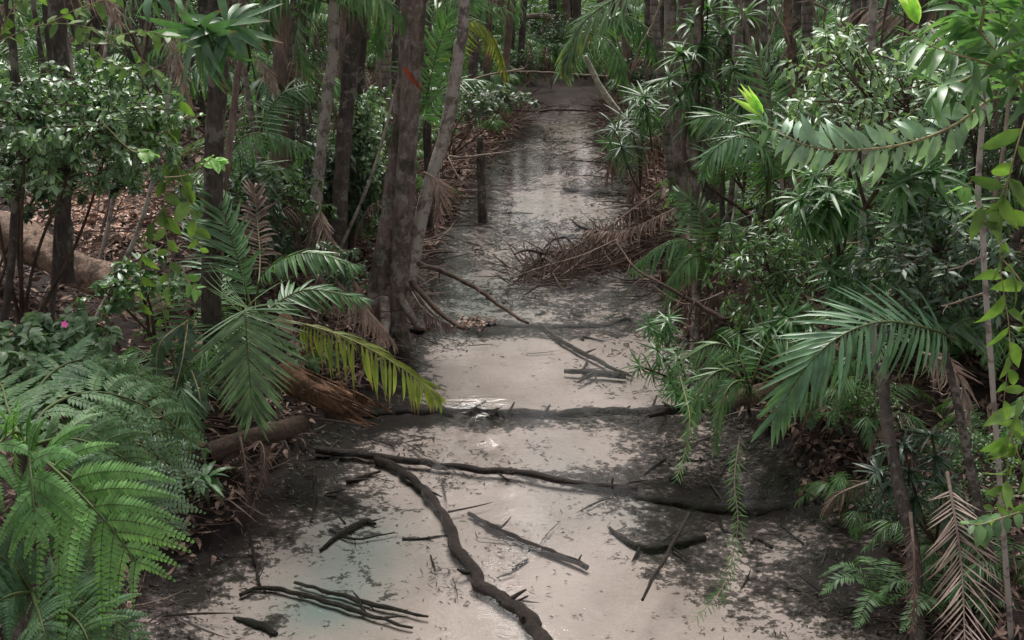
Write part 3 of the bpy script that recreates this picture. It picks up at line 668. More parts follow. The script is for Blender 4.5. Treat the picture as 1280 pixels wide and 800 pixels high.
# ================================================================== LEFT SIDE : LOGS
def log(label, pts, wpx, mat, ridg=0, rough=.12, cat='log', name='fallen_log', splinters=0, seed=1):
    P = px_path(pts); t = thing(name, P[0], label, cat); mb = MB(); tube(mb, P, [pxm(w, p) / 2 for w, p in zip(wpx, P)], 20, n=70, rough=rough, seed=seed, ridges=ridg)
    part('trunk', mb, mat, t)
    if splinters:
        mb = MB(); ax = nrm(P[-1] - P[0]); n = splinters; th = rng.rand(n) * 2 * pi; x = nrm(np.cross(ax, [0, 0, 1.])); y = np.cross(ax, x); f = rng.rand(n)[:, None]
        r = pxm(wpx[0], P[0]) / 2; O = P[0] * (1 - f) + P[-1] * f + (np.cos(th)[:, None] * x + np.sin(th)[:, None] * y) * r * .93
        scatter(mb, T_CAN[0] if 0 else leaf_t('strap', 3, .6, .08), O, ax + rng.randn(n, 3) * .07, np.cos(th)[:, None] * x + np.sin(th)[:, None] * y, .12 + .22 * rng.rand(n), .018, rng.rand(n))
        part('splinters', mb, mat, t)
    return t
log('smooth tan log lying across the leaf-strewn slope at far left', [(-60, 268, 7.6), (20, 292, 7.3), (90, 334, 7.0), (150, 357, 6.8), (205, 396, 6.6)], [44, 49, 43, 44, 32], M['log_tan'], rough=.35, ridg=5)
log('rotten orange log with split fibres beside the hanging palm frond', [(352, 466, 6.1), (385, 484, 6.0), (412, 495, 5.95), (434, 505, 5.9)], [34, 36, 31, 24], M['log_rot'], ridg=9, rough=.25, splinters=90, seed=4)
log('grey-brown root log below the rotten orange log at the water edge', [(262, 566, 5.6), (310, 548, 5.7), (350, 538, 5.8), (384, 526, 5.9)], [26, 24, 24, 20], M['wood_dry'], rough=.2, seed=6)
stick('broken pale stick standing beside the rotten orange log', [(376, 441, 6.1), (392, 430, 6.1), (404, 418, 6.1)], [9, 7, 4], 'log_rot')
mb = MB(); scatter(mb, leaf_t('heart', 5, .35, .5), [A(352, 392, 6.0)], [A(366, 420, 6.0) - A(352, 392, 6.0)], [(0.2, -1, .3)], .14, .10, [.5])
solo('fallen_bract', mb, M['stone'], 'pale pink curled palm bract lying behind the palm fronds at left', 'palm bract', origin=A(352, 392, 6.0))

# ================================================================== LEFT SIDE : PALM WITH THE HANGING FRONDS
pb = hit(330, 470)
palm('young palm with big hanging fronds on the left bank above the rotten log', A(322, 430, 6.1), [
    dict(p=[(318, 405, 6.1), (312, 386, 5.9), (307, 390, 5.7), (310, 445, 5.6), (315, 512, 5.6)], hint=(0, -1, .25), nl=50, L=.40, W=.021, start=.26, a0=98, a1=20, vee=-.03, droop=.10, r0=.010, mat='palm_pale', tip=.6, base=.9, Ts=T_LEAFLET_FLAT),
    dict(p=[(318, 400, 6.1), (306, 355, 6.2), (290, 300, 6.3), (270, 240, 6.4)], hint=(.9, -.6, .2), nl=34, L=.30, W=.024, start=.25, a0=60, a1=30, droop=.25, r0=.010, mat='palm'),
    dict(p=[(320, 400, 6.1), (325, 350, 6.0), (350, 325, 5.9), (390, 316, 5.8), (440, 330, 5.7)], hint=(0, -.35, 1), nl=34, L=.20, W=.020, start=.3, a0=60, a1=25, droop=.5, r0=.009, mat='palm'),
    dict(p=[(322, 405, 6.1), (345, 380, 6.2), (385, 362, 6.3), (450, 372, 6.3)], hint=(0, -.5, 1), nl=30, L=.24, W=.020, start=.25, droop=.35, r0=.009, mat='palm'),
    dict(p=[(318, 400, 6.1), (325, 330, 6.5), (322, 280, 6.7), (318, 235, 6.8)], hint=(.3, -1, .1), nl=30, L=.24, W=.018, start=.3, droop=.3, r0=.008, mat='dead', sm='stem_straw', lab='brown dying frond standing upright', miss=.1, Ts=T_DEAD),
    dict(p=[(322, 410, 6.1), (350, 400, 6.0), (390, 408, 5.8), (440, 425, 5.6), (500, 458, 5.5), (548, 495, 5.45)], hint=(0, -.7, .7), nl=36, L=.32, W=.022, start=.34, a0=75, a1=35, vee=-.1, droop=.75, r0=.008, mat='palm_yel', sm='stem_straw', lab='yellowing frond reaching over the creek', tip=.35),
    dict(p=[(318, 400, 6.1), (290, 380, 6.5), (262, 330, 6.8), (250, 260, 7.0)], hint=(.6, -.8, .2), nl=32, L=.28, W=.022, start=.25, a0=55, a1=30, droop=.3, r0=.009, mat='palm'),
])
# other palms on the left
palm('mid-green palm frond plant arching in front of the reddish trunk', A(300, 300, 8.2), [
    dict(p=[(285, 215, 8.0), (300, 175, 7.9), (335, 166, 7.8), (382, 182, 7.7)], hint=(0, -.5, 1), nl=32, L=.26, W=.022, start=.12, a0=80, a1=35, droop=.8, frombase=True),
    dict(p=[(295, 240, 8.2), (305, 215, 8.3), (335, 205, 8.3), (368, 215, 8.3)], hint=(0, -.5, 1), nl=26, L=.22, W=.02, start=.2, droop=.5, frombase=True),
    dict(p=[(300, 240, 8.2), (330, 150, 8.8), (352, 118, 9.0), (380, 110, 9.0)], hint=(0, -.7, 1), nl=28, L=.3, W=.02, start=.4, droop=.5, frombase=True),
])
palm('tall palm whose crown of fronds droops in at the top beside the dark trunk', A(415, 20, 9.0) - [0, 0, 0], [
    dict(p=[(415, 5, 9.0), (385, 0, 8.8), (372, 40, 8.5), (388, 110, 8.3)], hint=(-1, -.6, 0), nl=36, L=.36, W=.026, start=.15, a0=60, a1=25, droop=.3),
    dict(p=[(415, 5, 9.0), (435, -25, 8.8), (470, -10, 8.6), (505, 25, 8.5)], hint=(0, -.5, 1), nl=34, L=.34, W=.024, start=.1, droop=.6),
    dict(p=[(415, 5, 9.0), (380, -25, 8.8), (340, 0, 8.6), (330, 45, 8.5)], hint=(-.5, -.5, .4), nl=34, L=.34, W=.024, start=.1, droop=.6),
    dict(p=[(415, 5, 9.0), (428, -10, 9.2), (470, 10, 9.4), (476, 60, 9.4)], hint=(.5, -.7, .4), nl=30, L=.34, W=.024, start=.1, droop=.5)], name='palm_crown_plant')
palm('palm with dark fronds behind the twin trunks, right of them', A(520, 150, 11), [
    dict(p=[(530, 130, 11), (545, 70, 11), (560, 20, 11)], hint=(-.3, -1, .2), nl=30, L=.42, W=.028, start=.1, droop=.3, frombase=True),
    dict(p=[(525, 120, 11), (530, 60, 11.2), (548, 10, 11.4), (590, 0, 11.4)], hint=(0, -1, .5), nl=30, L=.42, W=.028, start=.2, droop=.5, frombase=True),
    dict(p=[(530, 140, 10.6), (560, 105, 10.4), (600, 100, 10.3)], hint=(0, -.5, 1), nl=28, L=.3, W=.02, start=.2, droop=.4, frombase=True)])
palm('yellow-tipped palm frond plant drooping right of the curving pale trunk', A(560, 130, 12), [
    dict(p=[(568, 60, 12), (590, 25, 12), (615, 45, 12), (632, 90, 12)], hint=(0, -.5, 1), nl=26, L=.35, W=.024, start=.2, droop=.9, mat='palm_yel', frombase=True),
    dict(p=[(565, 60, 12), (575, 20, 12.3), (600, 0, 12.5), (650, 20, 12.6)], hint=(0, -.5, 1), nl=26, L=.35, W=.024, start=.2, droop=.7, frombase=True)])
# dead fronds on the left
dl = [
    ('brown dead frond draped from behind the young palm down to the water', [(398, 250, 7.6), (410, 300, 7.5), (440, 350, 7.4), (478, 425, 7.2)], (0, -1, .6), 'dead_pale', dict(nl=34, L=.34, W=.014)),
    ('straw-coloured dead frond heaped left of the twin tree foot', [(405, 335, 7.2), (430, 362, 7.1), (455, 385, 7.1), (486, 420, 7.0)], (.3, -.6, .8), 'dead_pale', dict(nl=34, L=.36, W=.014)),
    ('dead frond hanging over the dark pool right of the pale curving trunk', [(530, 215, 8.3), (545, 225, 8.2), (550, 245, 8.1), (545, 285, 8.1)], (0, -1, .2), 'dead_pale', dict(nl=26, L=.28, W=.014)),
    ('pinkish dead frond trailing beside the base of the twin tree into the creek', [(515, 365, 8.1), (528, 385, 7.9), (545, 398, 7.8), (562, 405, 7.7)], (0, -.7, .7), 'dead', dict(nl=20, L=.22, W=.012)),
    ('small dead frond hanging tip-down at the dark water edge below the young palm', [(312, 560, 5.4), (326, 553, 5.3), (330, 585, 5.2), (314, 640, 5.15)], (0.2, -1, .2), 'dead', dict(nl=24, L=.13, W=.009)),
    ('narrow dead frond hanging below the root log', [(300, 545, 5.5), (305, 570, 5.4), (309, 600, 5.35), (308, 632, 5.3)], (0, -1, 0), 'dead', dict(nl=20, L=.10, W=.008)),
    ('brown frond leaning among ferns left of the dark leaning trunk', [(335, 215, 8.6), (350, 235, 8.5), (365, 265, 8.4), (372, 310, 8.3)], (.2, -1, .3), 'dead', dict(nl=24, L=.26, W=.014)),
    ('small dead frond showing pale in the undergrowth between the rusty stem and reddish trunk', [(318, 68, 8.8), (328, 82, 8.7), (338, 95, 8.7), (342, 112, 8.7)], (0, -1, .3), 'dead_pale', dict(nl=18, L=.2, W=.014)),
    ('dead frond dangling at the upper left near the broad-leaved twigs', [(205, 35, 6.4), (215, 60, 6.3), (228, 95, 6.3), (240, 155, 6.3)], (.4, -1, .2), 'dead_pale', dict(nl=22, L=.17, W=.010)),
    ('grey dead frond hanging at the very top left behind the leaves', [(90, -12, 6.8), (115, -6, 6.7), (135, 0, 6.7), (150, 25, 6.7)], (0, -.8, .5), 'dead_pale', dict(nl=22, L=.2, W=.010)),
]
for lb, pts, h, mt, kw in dl:
    single_frond('dead_frond', lb, 'dead frond', pts, mt, h, Ts=T_DEAD, start=.1, a0=60, a1=20, droop=.9, miss=.08, r0=.008, jit=.16, **kw)

# ================================================================== LEFT : BIG FERN
def fern(label, base, fronds, mat, name='tree_fern', cat='fern', **kw):
    base = np.asarray(base, float); t = thing(name, base, label, cat)
    tr = MB(); c = px_path([fronds[0][0][0]])[0]; tube(tr, [base, (base + c) / 2 + [0.02, 0, 0], c], [.06, .045, .035], 10, n=18, rough=.3); part('trunk', tr, M['bark_dark'], t)
    for f in fronds:
        pts, hint, mt = f[0], f[1], (f[2] if len(f) > 2 and f[2] else mat); k2 = dict(kw); k2.update(f[3] if len(f) > 3 else {})
        lf, st = MB(), MB(); bipinnate(lf, st, px_path(pts), hint, **k2); fo = part('frond', lf, M[mt], t); part('stalk', st, M['stem_green'], fo)
    return t
HC = (30, 560, 3.5)
BR = dict(Lp=.38, npn=10, nq=26, lq=.05, wq=.0135, droop=.35, a0=68, a1=42, tip=.3)
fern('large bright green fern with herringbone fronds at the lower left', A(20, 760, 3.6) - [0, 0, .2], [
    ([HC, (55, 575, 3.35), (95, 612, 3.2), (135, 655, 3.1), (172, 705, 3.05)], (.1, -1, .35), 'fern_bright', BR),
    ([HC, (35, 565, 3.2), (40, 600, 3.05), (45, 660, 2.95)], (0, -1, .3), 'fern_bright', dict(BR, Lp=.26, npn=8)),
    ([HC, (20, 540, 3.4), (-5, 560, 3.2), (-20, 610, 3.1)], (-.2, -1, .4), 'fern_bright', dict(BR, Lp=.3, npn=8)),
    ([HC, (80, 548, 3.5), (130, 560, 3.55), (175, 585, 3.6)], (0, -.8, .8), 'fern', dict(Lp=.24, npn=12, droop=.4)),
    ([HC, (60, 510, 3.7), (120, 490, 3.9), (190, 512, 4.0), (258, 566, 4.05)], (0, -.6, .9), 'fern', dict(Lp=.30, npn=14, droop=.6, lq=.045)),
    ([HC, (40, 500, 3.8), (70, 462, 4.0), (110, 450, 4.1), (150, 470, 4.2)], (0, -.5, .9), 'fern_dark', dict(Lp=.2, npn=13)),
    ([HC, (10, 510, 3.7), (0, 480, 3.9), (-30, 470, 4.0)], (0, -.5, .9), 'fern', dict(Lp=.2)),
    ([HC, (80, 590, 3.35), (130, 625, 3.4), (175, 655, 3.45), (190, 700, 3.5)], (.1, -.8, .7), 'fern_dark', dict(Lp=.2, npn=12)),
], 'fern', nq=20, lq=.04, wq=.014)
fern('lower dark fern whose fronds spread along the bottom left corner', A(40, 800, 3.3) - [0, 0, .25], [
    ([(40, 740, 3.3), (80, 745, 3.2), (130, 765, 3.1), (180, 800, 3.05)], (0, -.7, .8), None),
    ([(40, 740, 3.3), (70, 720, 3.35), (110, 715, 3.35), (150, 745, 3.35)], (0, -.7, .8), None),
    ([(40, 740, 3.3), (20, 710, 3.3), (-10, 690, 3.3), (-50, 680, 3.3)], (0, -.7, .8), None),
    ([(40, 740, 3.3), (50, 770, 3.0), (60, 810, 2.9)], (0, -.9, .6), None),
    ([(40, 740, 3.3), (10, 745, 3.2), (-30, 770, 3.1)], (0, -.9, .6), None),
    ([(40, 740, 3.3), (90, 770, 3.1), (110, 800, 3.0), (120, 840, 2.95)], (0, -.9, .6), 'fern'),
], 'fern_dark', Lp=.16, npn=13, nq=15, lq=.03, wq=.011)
fern('grey-green fern right of the bright fern, over the dark bank', A(120, 640, 4.3) - [0, 0, .3], [
    ([(110, 560, 4.3), (150, 545, 4.3), (205, 575, 4.3), (255, 610, 4.3)], (0, -.6, .9), 'fern_grey'),
    ([(110, 560, 4.3), (140, 590, 4.1), (185, 625, 4.0), (228, 668, 4.0)], (0, -.8, .7), 'fern_grey'),
    ([(110, 560, 4.3), (130, 500, 4.5), (170, 470, 4.6), (220, 500, 4.7)], (0, -.5, .9), None),
    ([(110, 560, 4.3), (90, 500, 4.5), (60, 470, 4.6), (20, 480, 4.7)], (0, -.5, .9), None),
    ([(110, 560, 4.3), (112, 500, 4.6), (125, 460, 4.8), (160, 445, 5.0)], (0, -.7, .7), 'fern_bright'),
], 'fern', Lp=.24, npn=13, nq=15, lq=.042, wq=.013, droop=.5)

# ================================================================== LEFT : SHRUBS AND LEAVES
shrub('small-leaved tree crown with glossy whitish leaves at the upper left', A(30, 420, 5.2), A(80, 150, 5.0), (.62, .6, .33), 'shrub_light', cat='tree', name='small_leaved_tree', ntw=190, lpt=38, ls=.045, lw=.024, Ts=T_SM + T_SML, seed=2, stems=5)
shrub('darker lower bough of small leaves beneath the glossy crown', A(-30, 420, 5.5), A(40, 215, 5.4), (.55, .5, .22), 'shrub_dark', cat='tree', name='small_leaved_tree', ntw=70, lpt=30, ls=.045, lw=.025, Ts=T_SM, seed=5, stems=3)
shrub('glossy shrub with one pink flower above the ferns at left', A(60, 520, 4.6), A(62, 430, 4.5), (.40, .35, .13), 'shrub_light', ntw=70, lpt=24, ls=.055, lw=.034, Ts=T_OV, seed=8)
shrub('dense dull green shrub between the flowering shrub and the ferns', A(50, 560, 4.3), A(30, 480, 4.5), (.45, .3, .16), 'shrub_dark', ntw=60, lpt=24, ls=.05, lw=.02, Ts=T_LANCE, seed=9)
for lb, b, c, r, mt, kw in [
    ('sparse twiggy shrub in front of the right end of the tan log', (190, 420, 6.0), (165, 355, 5.9), (.35, .25, .2), 'shrub', dict(ntw=26, lpt=16, ls=.07, lw=.032, seed=38)),
    ('pale small-leaved shrub seen between the dark trunks and the twin tree', (450, 260, 10), (448, 175, 9.8), (.32, .4, .55), 'shrub_light', dict(ntw=80, lpt=26, ls=.07, lw=.035, seed=31)),
    ('light green small-leaved shrub overhanging the dark pool right of the pale trunk', (560, 200, 14), (596, 122, 13.6), (.95, .6, .17), 'shrub_grey', dict(ntw=48, lpt=20, ls=.085, lw=.04, seed=32)),
    ('loose dark shrub at the foot of the reddish trunk left of the mottled palm', (360, 330, 8.8), (365, 260, 8.6), (.35, .4, .4), 'shrub', dict(ntw=50, lpt=22, ls=.06, lw=.028, seed=33)),
    ('shrub with tiny leaves beside the young palm fronds at mid left', (410, 380, 7.4), (425, 330, 7.3), (.22, .3, .25), 'shrub_dark', dict(ntw=40, lpt=20, ls=.05, lw=.02, seed=34)),
    ('airy grey-green shrub in the right thicket under the top right bough', (1080, 260, 5.4), (1090, 110, 5.2), (.5, .5, .42), 'shrub_light', dict(ntw=80, lpt=22, ls=.06, lw=.022, seed=35)),
    ('fine-leaved shrub draped over the right shore above the seedling', (1000, 400, 6.6), (960, 330, 6.5), (.4, .4, .4), 'shrub', dict(ntw=70, lpt=22, ls=.07, lw=.016, seed=36)),
    ('dark small-leaved shrub filling the space under the hanging grey-green leaves', (1150, 420, 4.9), (1160, 330, 4.8), (.42, .4, .35), 'shrub_dark', dict(ntw=70, lpt=22, ls=.06, lw=.022, seed=37)),
]: shrub(lb, A(*b), A(*c), r, mt, Ts=T_SM + T_SML, **kw)
mb = MB(); st_ = A(81, 405, 4.15)
for k in range(5): scatter(mb, T_SM[0], [st_], [(cos(k * 1.26), -.3, sin(k * 1.26))], [(0, -1, 0)], .018, .016, [.5])
solo('pink_flower', mb, M['flower'], 'tiny pink flower on the glossy left shrub', 'flower', origin=st_)
leafy_branch('hanging vine of broad yellow-green leaves in front of the leaf slope', [(225, 120, 5.2), (215, 190, 5.1), (205, 260, 5.0), (212, 330, 4.95), (205, 400, 4.9)], 'broad', T_OV, nl=20, L=.125, W=.06, hang=.5, r=.004, jit=.45, extra=([(215, 190, 5.1), (235, 250, 5.0), (250, 310, 5.0)], [(205, 260, 5.0), (180, 300, 5.0), (175, 380, 5.0)], [(215, 170, 5.1), (190, 150, 5.0), (160, 170, 5.0)]), name='broad_leaved_vine', cat='vine')
leafy_branch('broad-leaved twigs arching across the top left corner', [(-20, 60, 4.8), (60, 30, 4.7), (140, 45, 4.7), (200, 95, 4.7)], 'broad', T_OV, nl=20, L=.085, W=.04, hang=.35, r=.003, jit=.45, extra=([(60, 30, 4.7), (100, 10, 4.7), (160, -10, 4.7)], [(100, 35, 4.7), (125, 70, 4.7), (165, 90, 4.7)], [(0, 45, 4.8), (20, 5, 4.8), (60, -15, 4.8)], [(140, 45, 4.7), (190, 40, 4.7), (240, 60, 4.7)]))
leafy_branch('sprig of fresh bright green leaves in front of the dark trunk', [(205, 222, 4.4), (235, 218, 4.4), (262, 200, 4.4), (276, 205, 4.4)], 'broad_bright', T_OV, nl=12, L=.085, W=.045, hang=.15, r=.003, start=.55)
leafy_branch('small twig with bright round leaves left of the dark trunk', [(125, 150, 4.4), (160, 185, 4.4), (176, 190, 4.4), (192, 193, 4.4)], 'broad_bright', T_OV, nl=7, L=.075, W=.048, hang=.25, r=.003, start=.6)
leafy_branch('bright drooping leaves at the end of the broad-leaved vine', [(225, 330, 4.7), (238, 355, 4.7), (250, 362, 4.7)], 'broad_bright', T_OV, nl=6, L=.09, W=.04, hang=.2, r=.003, start=.3)
whorl('dark strap-leaved epiphyte clinging to the trunk at the top left', A(285, 45, 6.0), [A(285, 30, 5.95), A(255, 40, 5.9)], mat='palm_blue', name='strap_leaved_epiphyte', nleaf=13, L=.34, W=.05, seed=3, levels=2, droop=.5)
whorl('bright strap leaves drooping at the very top left', A(200, 10, 5.2), [A(195, -8, 5.2)], mat='palm_blue', name='strap_leaved_epiphyte', nleaf=8, L=.2, W=.05, seed=5, levels=1, droop=.6)
leafy_branch('dark creeper of small leaves hanging above the fern, left of the hanging frond', [(235, 400, 5.8), (228, 450, 5.6), (218, 500, 5.5), (225, 560, 5.4)], 'shrub_dark', T_OV, nl=60, L=.075, W=.04, hang=.5, r=.005, extra=([(235, 400, 5.8), (200, 430, 5.6), (195, 480, 5.5)], [(230, 440, 5.7), (250, 500, 5.5), (240, 560, 5.4)]), name='dark_creeper', cat='vine')
whorl('low dark strap-leaved seedling at the bank foot beside the ferns', hit(262, 640), [hit(262, 640) + [0, 0, .22]], mat='palm', name='seedling', nleaf=12, L=.16, W=.03, seed=6, levels=2)

# ================================================================== CREEK : BRANCHES
lying('thick wet branch snaking down the pale sand to the bottom edge', [(470, 574), (505, 590), (530, 612), (556, 645), (575, 690), (612, 740), (650, 765), (678, 800), (690, 840)], [10, 12, 11, 12, 15, 20, 18, 23, 25], dz=.04, rough=.28, mat='wood_wet', n=130, minz=-.062,
      side=[[(560, 640), (590, 634), (615, 628), 3], [(612, 742), (640, 752), (660, 745), 6]])
lying('long straight pole lying across the creek from the left bank', [(395, 562), (450, 568), (520, 577), (600, 586), (700, 600), (800, 612)], [11, 10, 9, 9, 9, 8], minz=-.062, dz=.05, rough=.12, mat='wood_wet')
lying('blackened sunken log on the right half of the creek', [(700, 606), (780, 618), (860, 632), (940, 640), (1000, 628)], [6, 12, 17, 17, 10], dz=.0, rough=.5, mat='wood_wet2')
lying('straight dark stick lying alone on the sand beside the snaking branch', [(586, 642), (620, 662), (660, 680), (735, 709)], [5, 9, 11, 7], minz=-.065, dz=.025, rough=.3, mat='wood_wet')
lying('upper of two thin forked sticks at the lower left of the creek', [(368, 728), (410, 740), (470, 756), (536, 772)], [4, 5, 7, 3], dz=.025, mat='wood_wet', side=[[(450, 750), (440, 738), 4]])
lying('lower of two thin forked sticks at the lower left of the creek', [(300, 744), (330, 734), (380, 744), (440, 762), (515, 785)], [5, 6, 6, 7, 3], dz=.025, mat='wood_wet', side=[[(455, 764), (450, 752), 5], [(480, 772), (510, 770), 3]])
lying('flat dark bark flake on the sand at the lower left', [(292, 772), (325, 783), (346, 793)], [4, 14, 6], dz=.01, mat='wood_wet2')
lying('dark twig stretching from the left shadow onto the sand above the forked sticks', [(400, 688), (425, 668), (455, 652), (470, 655)], [3, 7, 9, 3], dz=.02, mat='wood_wet', side=[[(425, 668), (445, 660), 6]])
lying('short dark twig near the upper left of the sand', [(433, 602), (455, 596), (476, 589)], [5, 6, 3], dz=.02, mat='wood_wet')
lying('thin curved root hanging into the left shallows', [(393, 590), (394, 620), (388, 650)], [2.5, 2.5, 2], dz=.02, mat='wood_wet')
lying('thin leaning stem at the left shore above the forked sticks', [(310, 655), (316, 690), (325, 732)], [4, 4, 4], dz=.03, mat='wood_wet')
stick('slender stick jutting up from the sunken log on the right', [(803, 750, 4.35), (830, 700, 4.7), (862, 642, 5.1)], [4, 5, 5], 'wood_wet')
lying('crooked dark branch with side twigs right of the sand centre', [(762, 660), (790, 680), (820, 684), (880, 672)], [4, 9, 12, 8], dz=.02, mat='wood_wet2', rough=.5, side=[[(800, 684), (790, 702), 5], [(840, 684), (860, 700), 4], [(820, 684), (850, 660), 4]])
lying('short dark chip on the sand right of the snaking branch', [(641, 712), (650, 706), (660, 699)], [4, 6, 3], dz=.01, mat='wood_wet2')
lying('tiny upright-looking twig on the sand left of the snaking branch', [(538, 694), (541, 702), (544, 712)], [2, 3, 2], dz=.01, mat='wood_wet2')
lying('submerged log forming a dark line across the creek below the pale pool', [(440, 518), (520, 515), (600, 516), (690, 519), (770, 516), (845, 512)], [12, 14, 10, 13, 12, 14], dz=.012, rough=.6, crook=.035, nubs=3, mat='wood_wet2')
lying('dark log forming the upper step across the creek', [(505, 412), (570, 408), (640, 408), (720, 410), (790, 400)], [9, 11, 8, 10, 8], dz=.0, rough=.6, crook=.035, nubs=3, mat='wood_wet2')
stick('long thin branch fallen from the twin tree over the water', [(520, 329, 8.4), (560, 342, 8.3), (598, 362, 8.1), (625, 383, 7.95), (660, 404, 7.7)], [6, 6, 6, 5, 4], 'wood_dry')
stick('bare stick propped from the twin tree foot down to the leaf dam', [(514, 352, 8.3), (535, 376, 8.1), (558, 398, 7.9), (580, 411, 7.75)], [7, 7, 6, 5], 'wood_dry', rough=.15)
lying('thin branch trailing over the pale pool from the dam', [(675, 405), (700, 425), (730, 442), (770, 462), (790, 470)], [4, 6, 6, 5, 3], dz=.04, mat='wood_wet', side=[[(730, 442), (745, 436), 4]])
lying('short forked snag at the right of the pale pool', [(705, 464), (740, 466), (782, 470)], [5, 9, 8], dz=.05, mat='wood_wet', side=[[(728, 465), (735, 450), 6], [(740, 468), (722, 478), 6]], rough=.4)
lying('thin dark log lying in the far creek', [(704, 236), (740, 240), (800, 243)], [5, 6, 5], dz=.04, mat='wood_wet2')
lying('slim branch across the creek upstream', [(664, 140), (700, 137), (740, 139)], [2, 3, 2], dz=.05, mat='wood_wet2')
stick('pale fallen branch bridging the far end of the creek', [(600, 96, 24), (650, 90, 24), (700, 92, 24), (760, 96, 24)], [2, 3, 3, 3], 'stem_pale')
stick('pale bleached log lying in the gloom at the head of the creek', [(652, 22, 30), (672, 20, 30), (694, 22, 30)], [6, 8, 7], 'stem_pale', name='fallen_log', cat='log')
stick('grey twiggy branch reaching over the dark pool from the left', [(540, 192, 11), (575, 197, 11), (610, 193, 11), (638, 190, 11)], [3, 4, 3, 2], 'stem_pale', side=[[(560, 196, 11), (572, 220, 10.8), (590, 238, 10.7), 3], [(575, 196, 11), (590, 180, 11), 2], [(560, 195, 11), (552, 185, 11), (540, 205, 10.9), 2.5]])
stick('pale twiggy branch over the left bank at the far pool', [(535, 125, 14), (565, 112, 14), (605, 95, 14.2), (655, 86, 14.4)], [3, 3, 2.5, 2], 'stem_pale', side=[[(565, 112, 14), (590, 125, 14), 2], [(620, 92, 14), (645, 75, 14), 2]])

# ================================================================== CREEK : DEBRIS PILE ON THE RIGHT
bb = MB(); n = 1500; PX = 635 + 200 * rng.rand(n) ** .8; PY = 350 - (PX - 625) / 190 * 48 + rng.randn(n) * (6 + 10 * rng.rand(n)) + 2
O = np.array([on_bed(x, y, .02 + .13 * rng.rand() ** 1.5) for x, y in zip(PX, PY)]); D = rng.randn(n, 3) * [1, .6, .35] + np.array([.7, .3, .05])
scatter(bb, leaf_t('strap', 3, .4, .3, .5), O, D, rng.randn(n, 3), rng.uniform(.12, .55, n), .016, rng.rand(n))
solo('twig_debris', bb, M['dead_dark'], 'tangled heap of brown twigs and palm fibre stranded right of mid creek', 'debris', kind='stuff')
dr = [
    ('dead frond with long pink-brown stalk slanting up from the debris heap', [(828, 236, 10.4), (790, 262, 10.2), (750, 290, 10.0), (700, 318, 9.8)], (0, -.6, .9), 'dead', dict(nl=26, L=.34, W=.018)),
    ('dead frond lying low above the twig heap, hung with drooping leaflets', [(855, 255, 9.6), (820, 272, 9.6), (780, 288, 9.6), (735, 288, 9.6)], (0, -.4, 1), 'dead_pale', dict(nl=26, L=.24, W=.015)),
    ('dark brittle frond on the left end of the debris heap', [(770, 300, 9.6), (730, 318, 9.4), (690, 330, 9.3), (640, 346, 9.1)], (0, -.5, 1), 'dead_dark', dict(nl=30, L=.26, W=.012, jit=.4, miss=.3)),
    ('reddish dead frond curled at the right bank under the leaning stem', [(800, 160, 14), (785, 172, 14), (770, 190, 14), (762, 215, 13.8)], (0, -.8, .5), 'dead', dict(nl=24, L=.5, W=.025)),
    ('second reddish frond tangled on the far right bank', [(830, 165, 13), (815, 180, 13), (800, 205, 13), (790, 240, 12.8)], (0, -.8, .5), 'dead', dict(nl=24, L=.5, W=.025)),
    ('dead frond with ribs hanging over the low right branch', [(905, 365, 7.6), (880, 375, 7.6), (850, 378, 7.6), (800, 345, 7.8)], (0, -.5, 1), 'dead_dark', dict(nl=22, L=.2, W=.012)),
    ('large pale dead frond hanging tip-down in the lower right corner', [(1184, 590, 3.85), (1194, 650, 3.7), (1202, 710, 3.6), (1206, 800, 3.4), (1207, 850, 3.3)], (0, -1, 0), 'dead_pale', dict(nl=44, L=.23, W=.007, droop=-.15)),
    ('narrow shrivelled frond hanging beside the dark stem at lower right', [(1138, 640, 4.0), (1142, 690, 3.9), (1143, 740, 3.85), (1140, 785, 3.8)], (.3, -1, 0), 'dead', dict(nl=30, L=.11, W=.008)),
    ('pinkish dead frond fanned on the bank behind the big right frond', [(1150, 440, 5.4), (1175, 450, 5.3), (1200, 475, 5.3), (1212, 530, 5.2)], (0, -.9, .5), 'dead_pale', dict(nl=36, L=.26, W=.013)),
    ('dead frond trailing on the right shore litter beside the hanging twig', [(1095, 600, 5.0), (1070, 608, 4.95), (1045, 620, 4.9), (1030, 640, 4.85)], (0, -.6, .8), 'dead', dict(nl=22, L=.13, W=.01)),
    ('straw frond hanging in the tangle right of the reddish trunks', [(930, 330, 7.4), (940, 360, 7.3), (950, 395, 7.2), (945, 430, 7.1)], (0, -1, .2), 'dead', dict(nl=26, L=.26, W=.012)),
    ('brown frond skirt against the reddish trunk clump', [(905, 300, 7.9), (900, 340, 7.8), (890, 380, 7.7), (885, 420, 7.6)], (.3, -1, .2), 'dead_dark', dict(nl=26, L=.26, W=.014)),
]
for lb, pts, h, mt, kw in dr:
    k2 = dict(droop=.75, miss=.08, jit=(.1 if 'corner' in lb else .18)); k2.update(kw)
    single_frond('dead_frond', lb, 'dead frond', pts, mt, h, Ts=(T_LEAFLET_FLAT if 'corner' in lb else T_DEAD), start=.1, a0=(50 if 'corner' in lb else 60), a1=22, r0=.009, **k2)
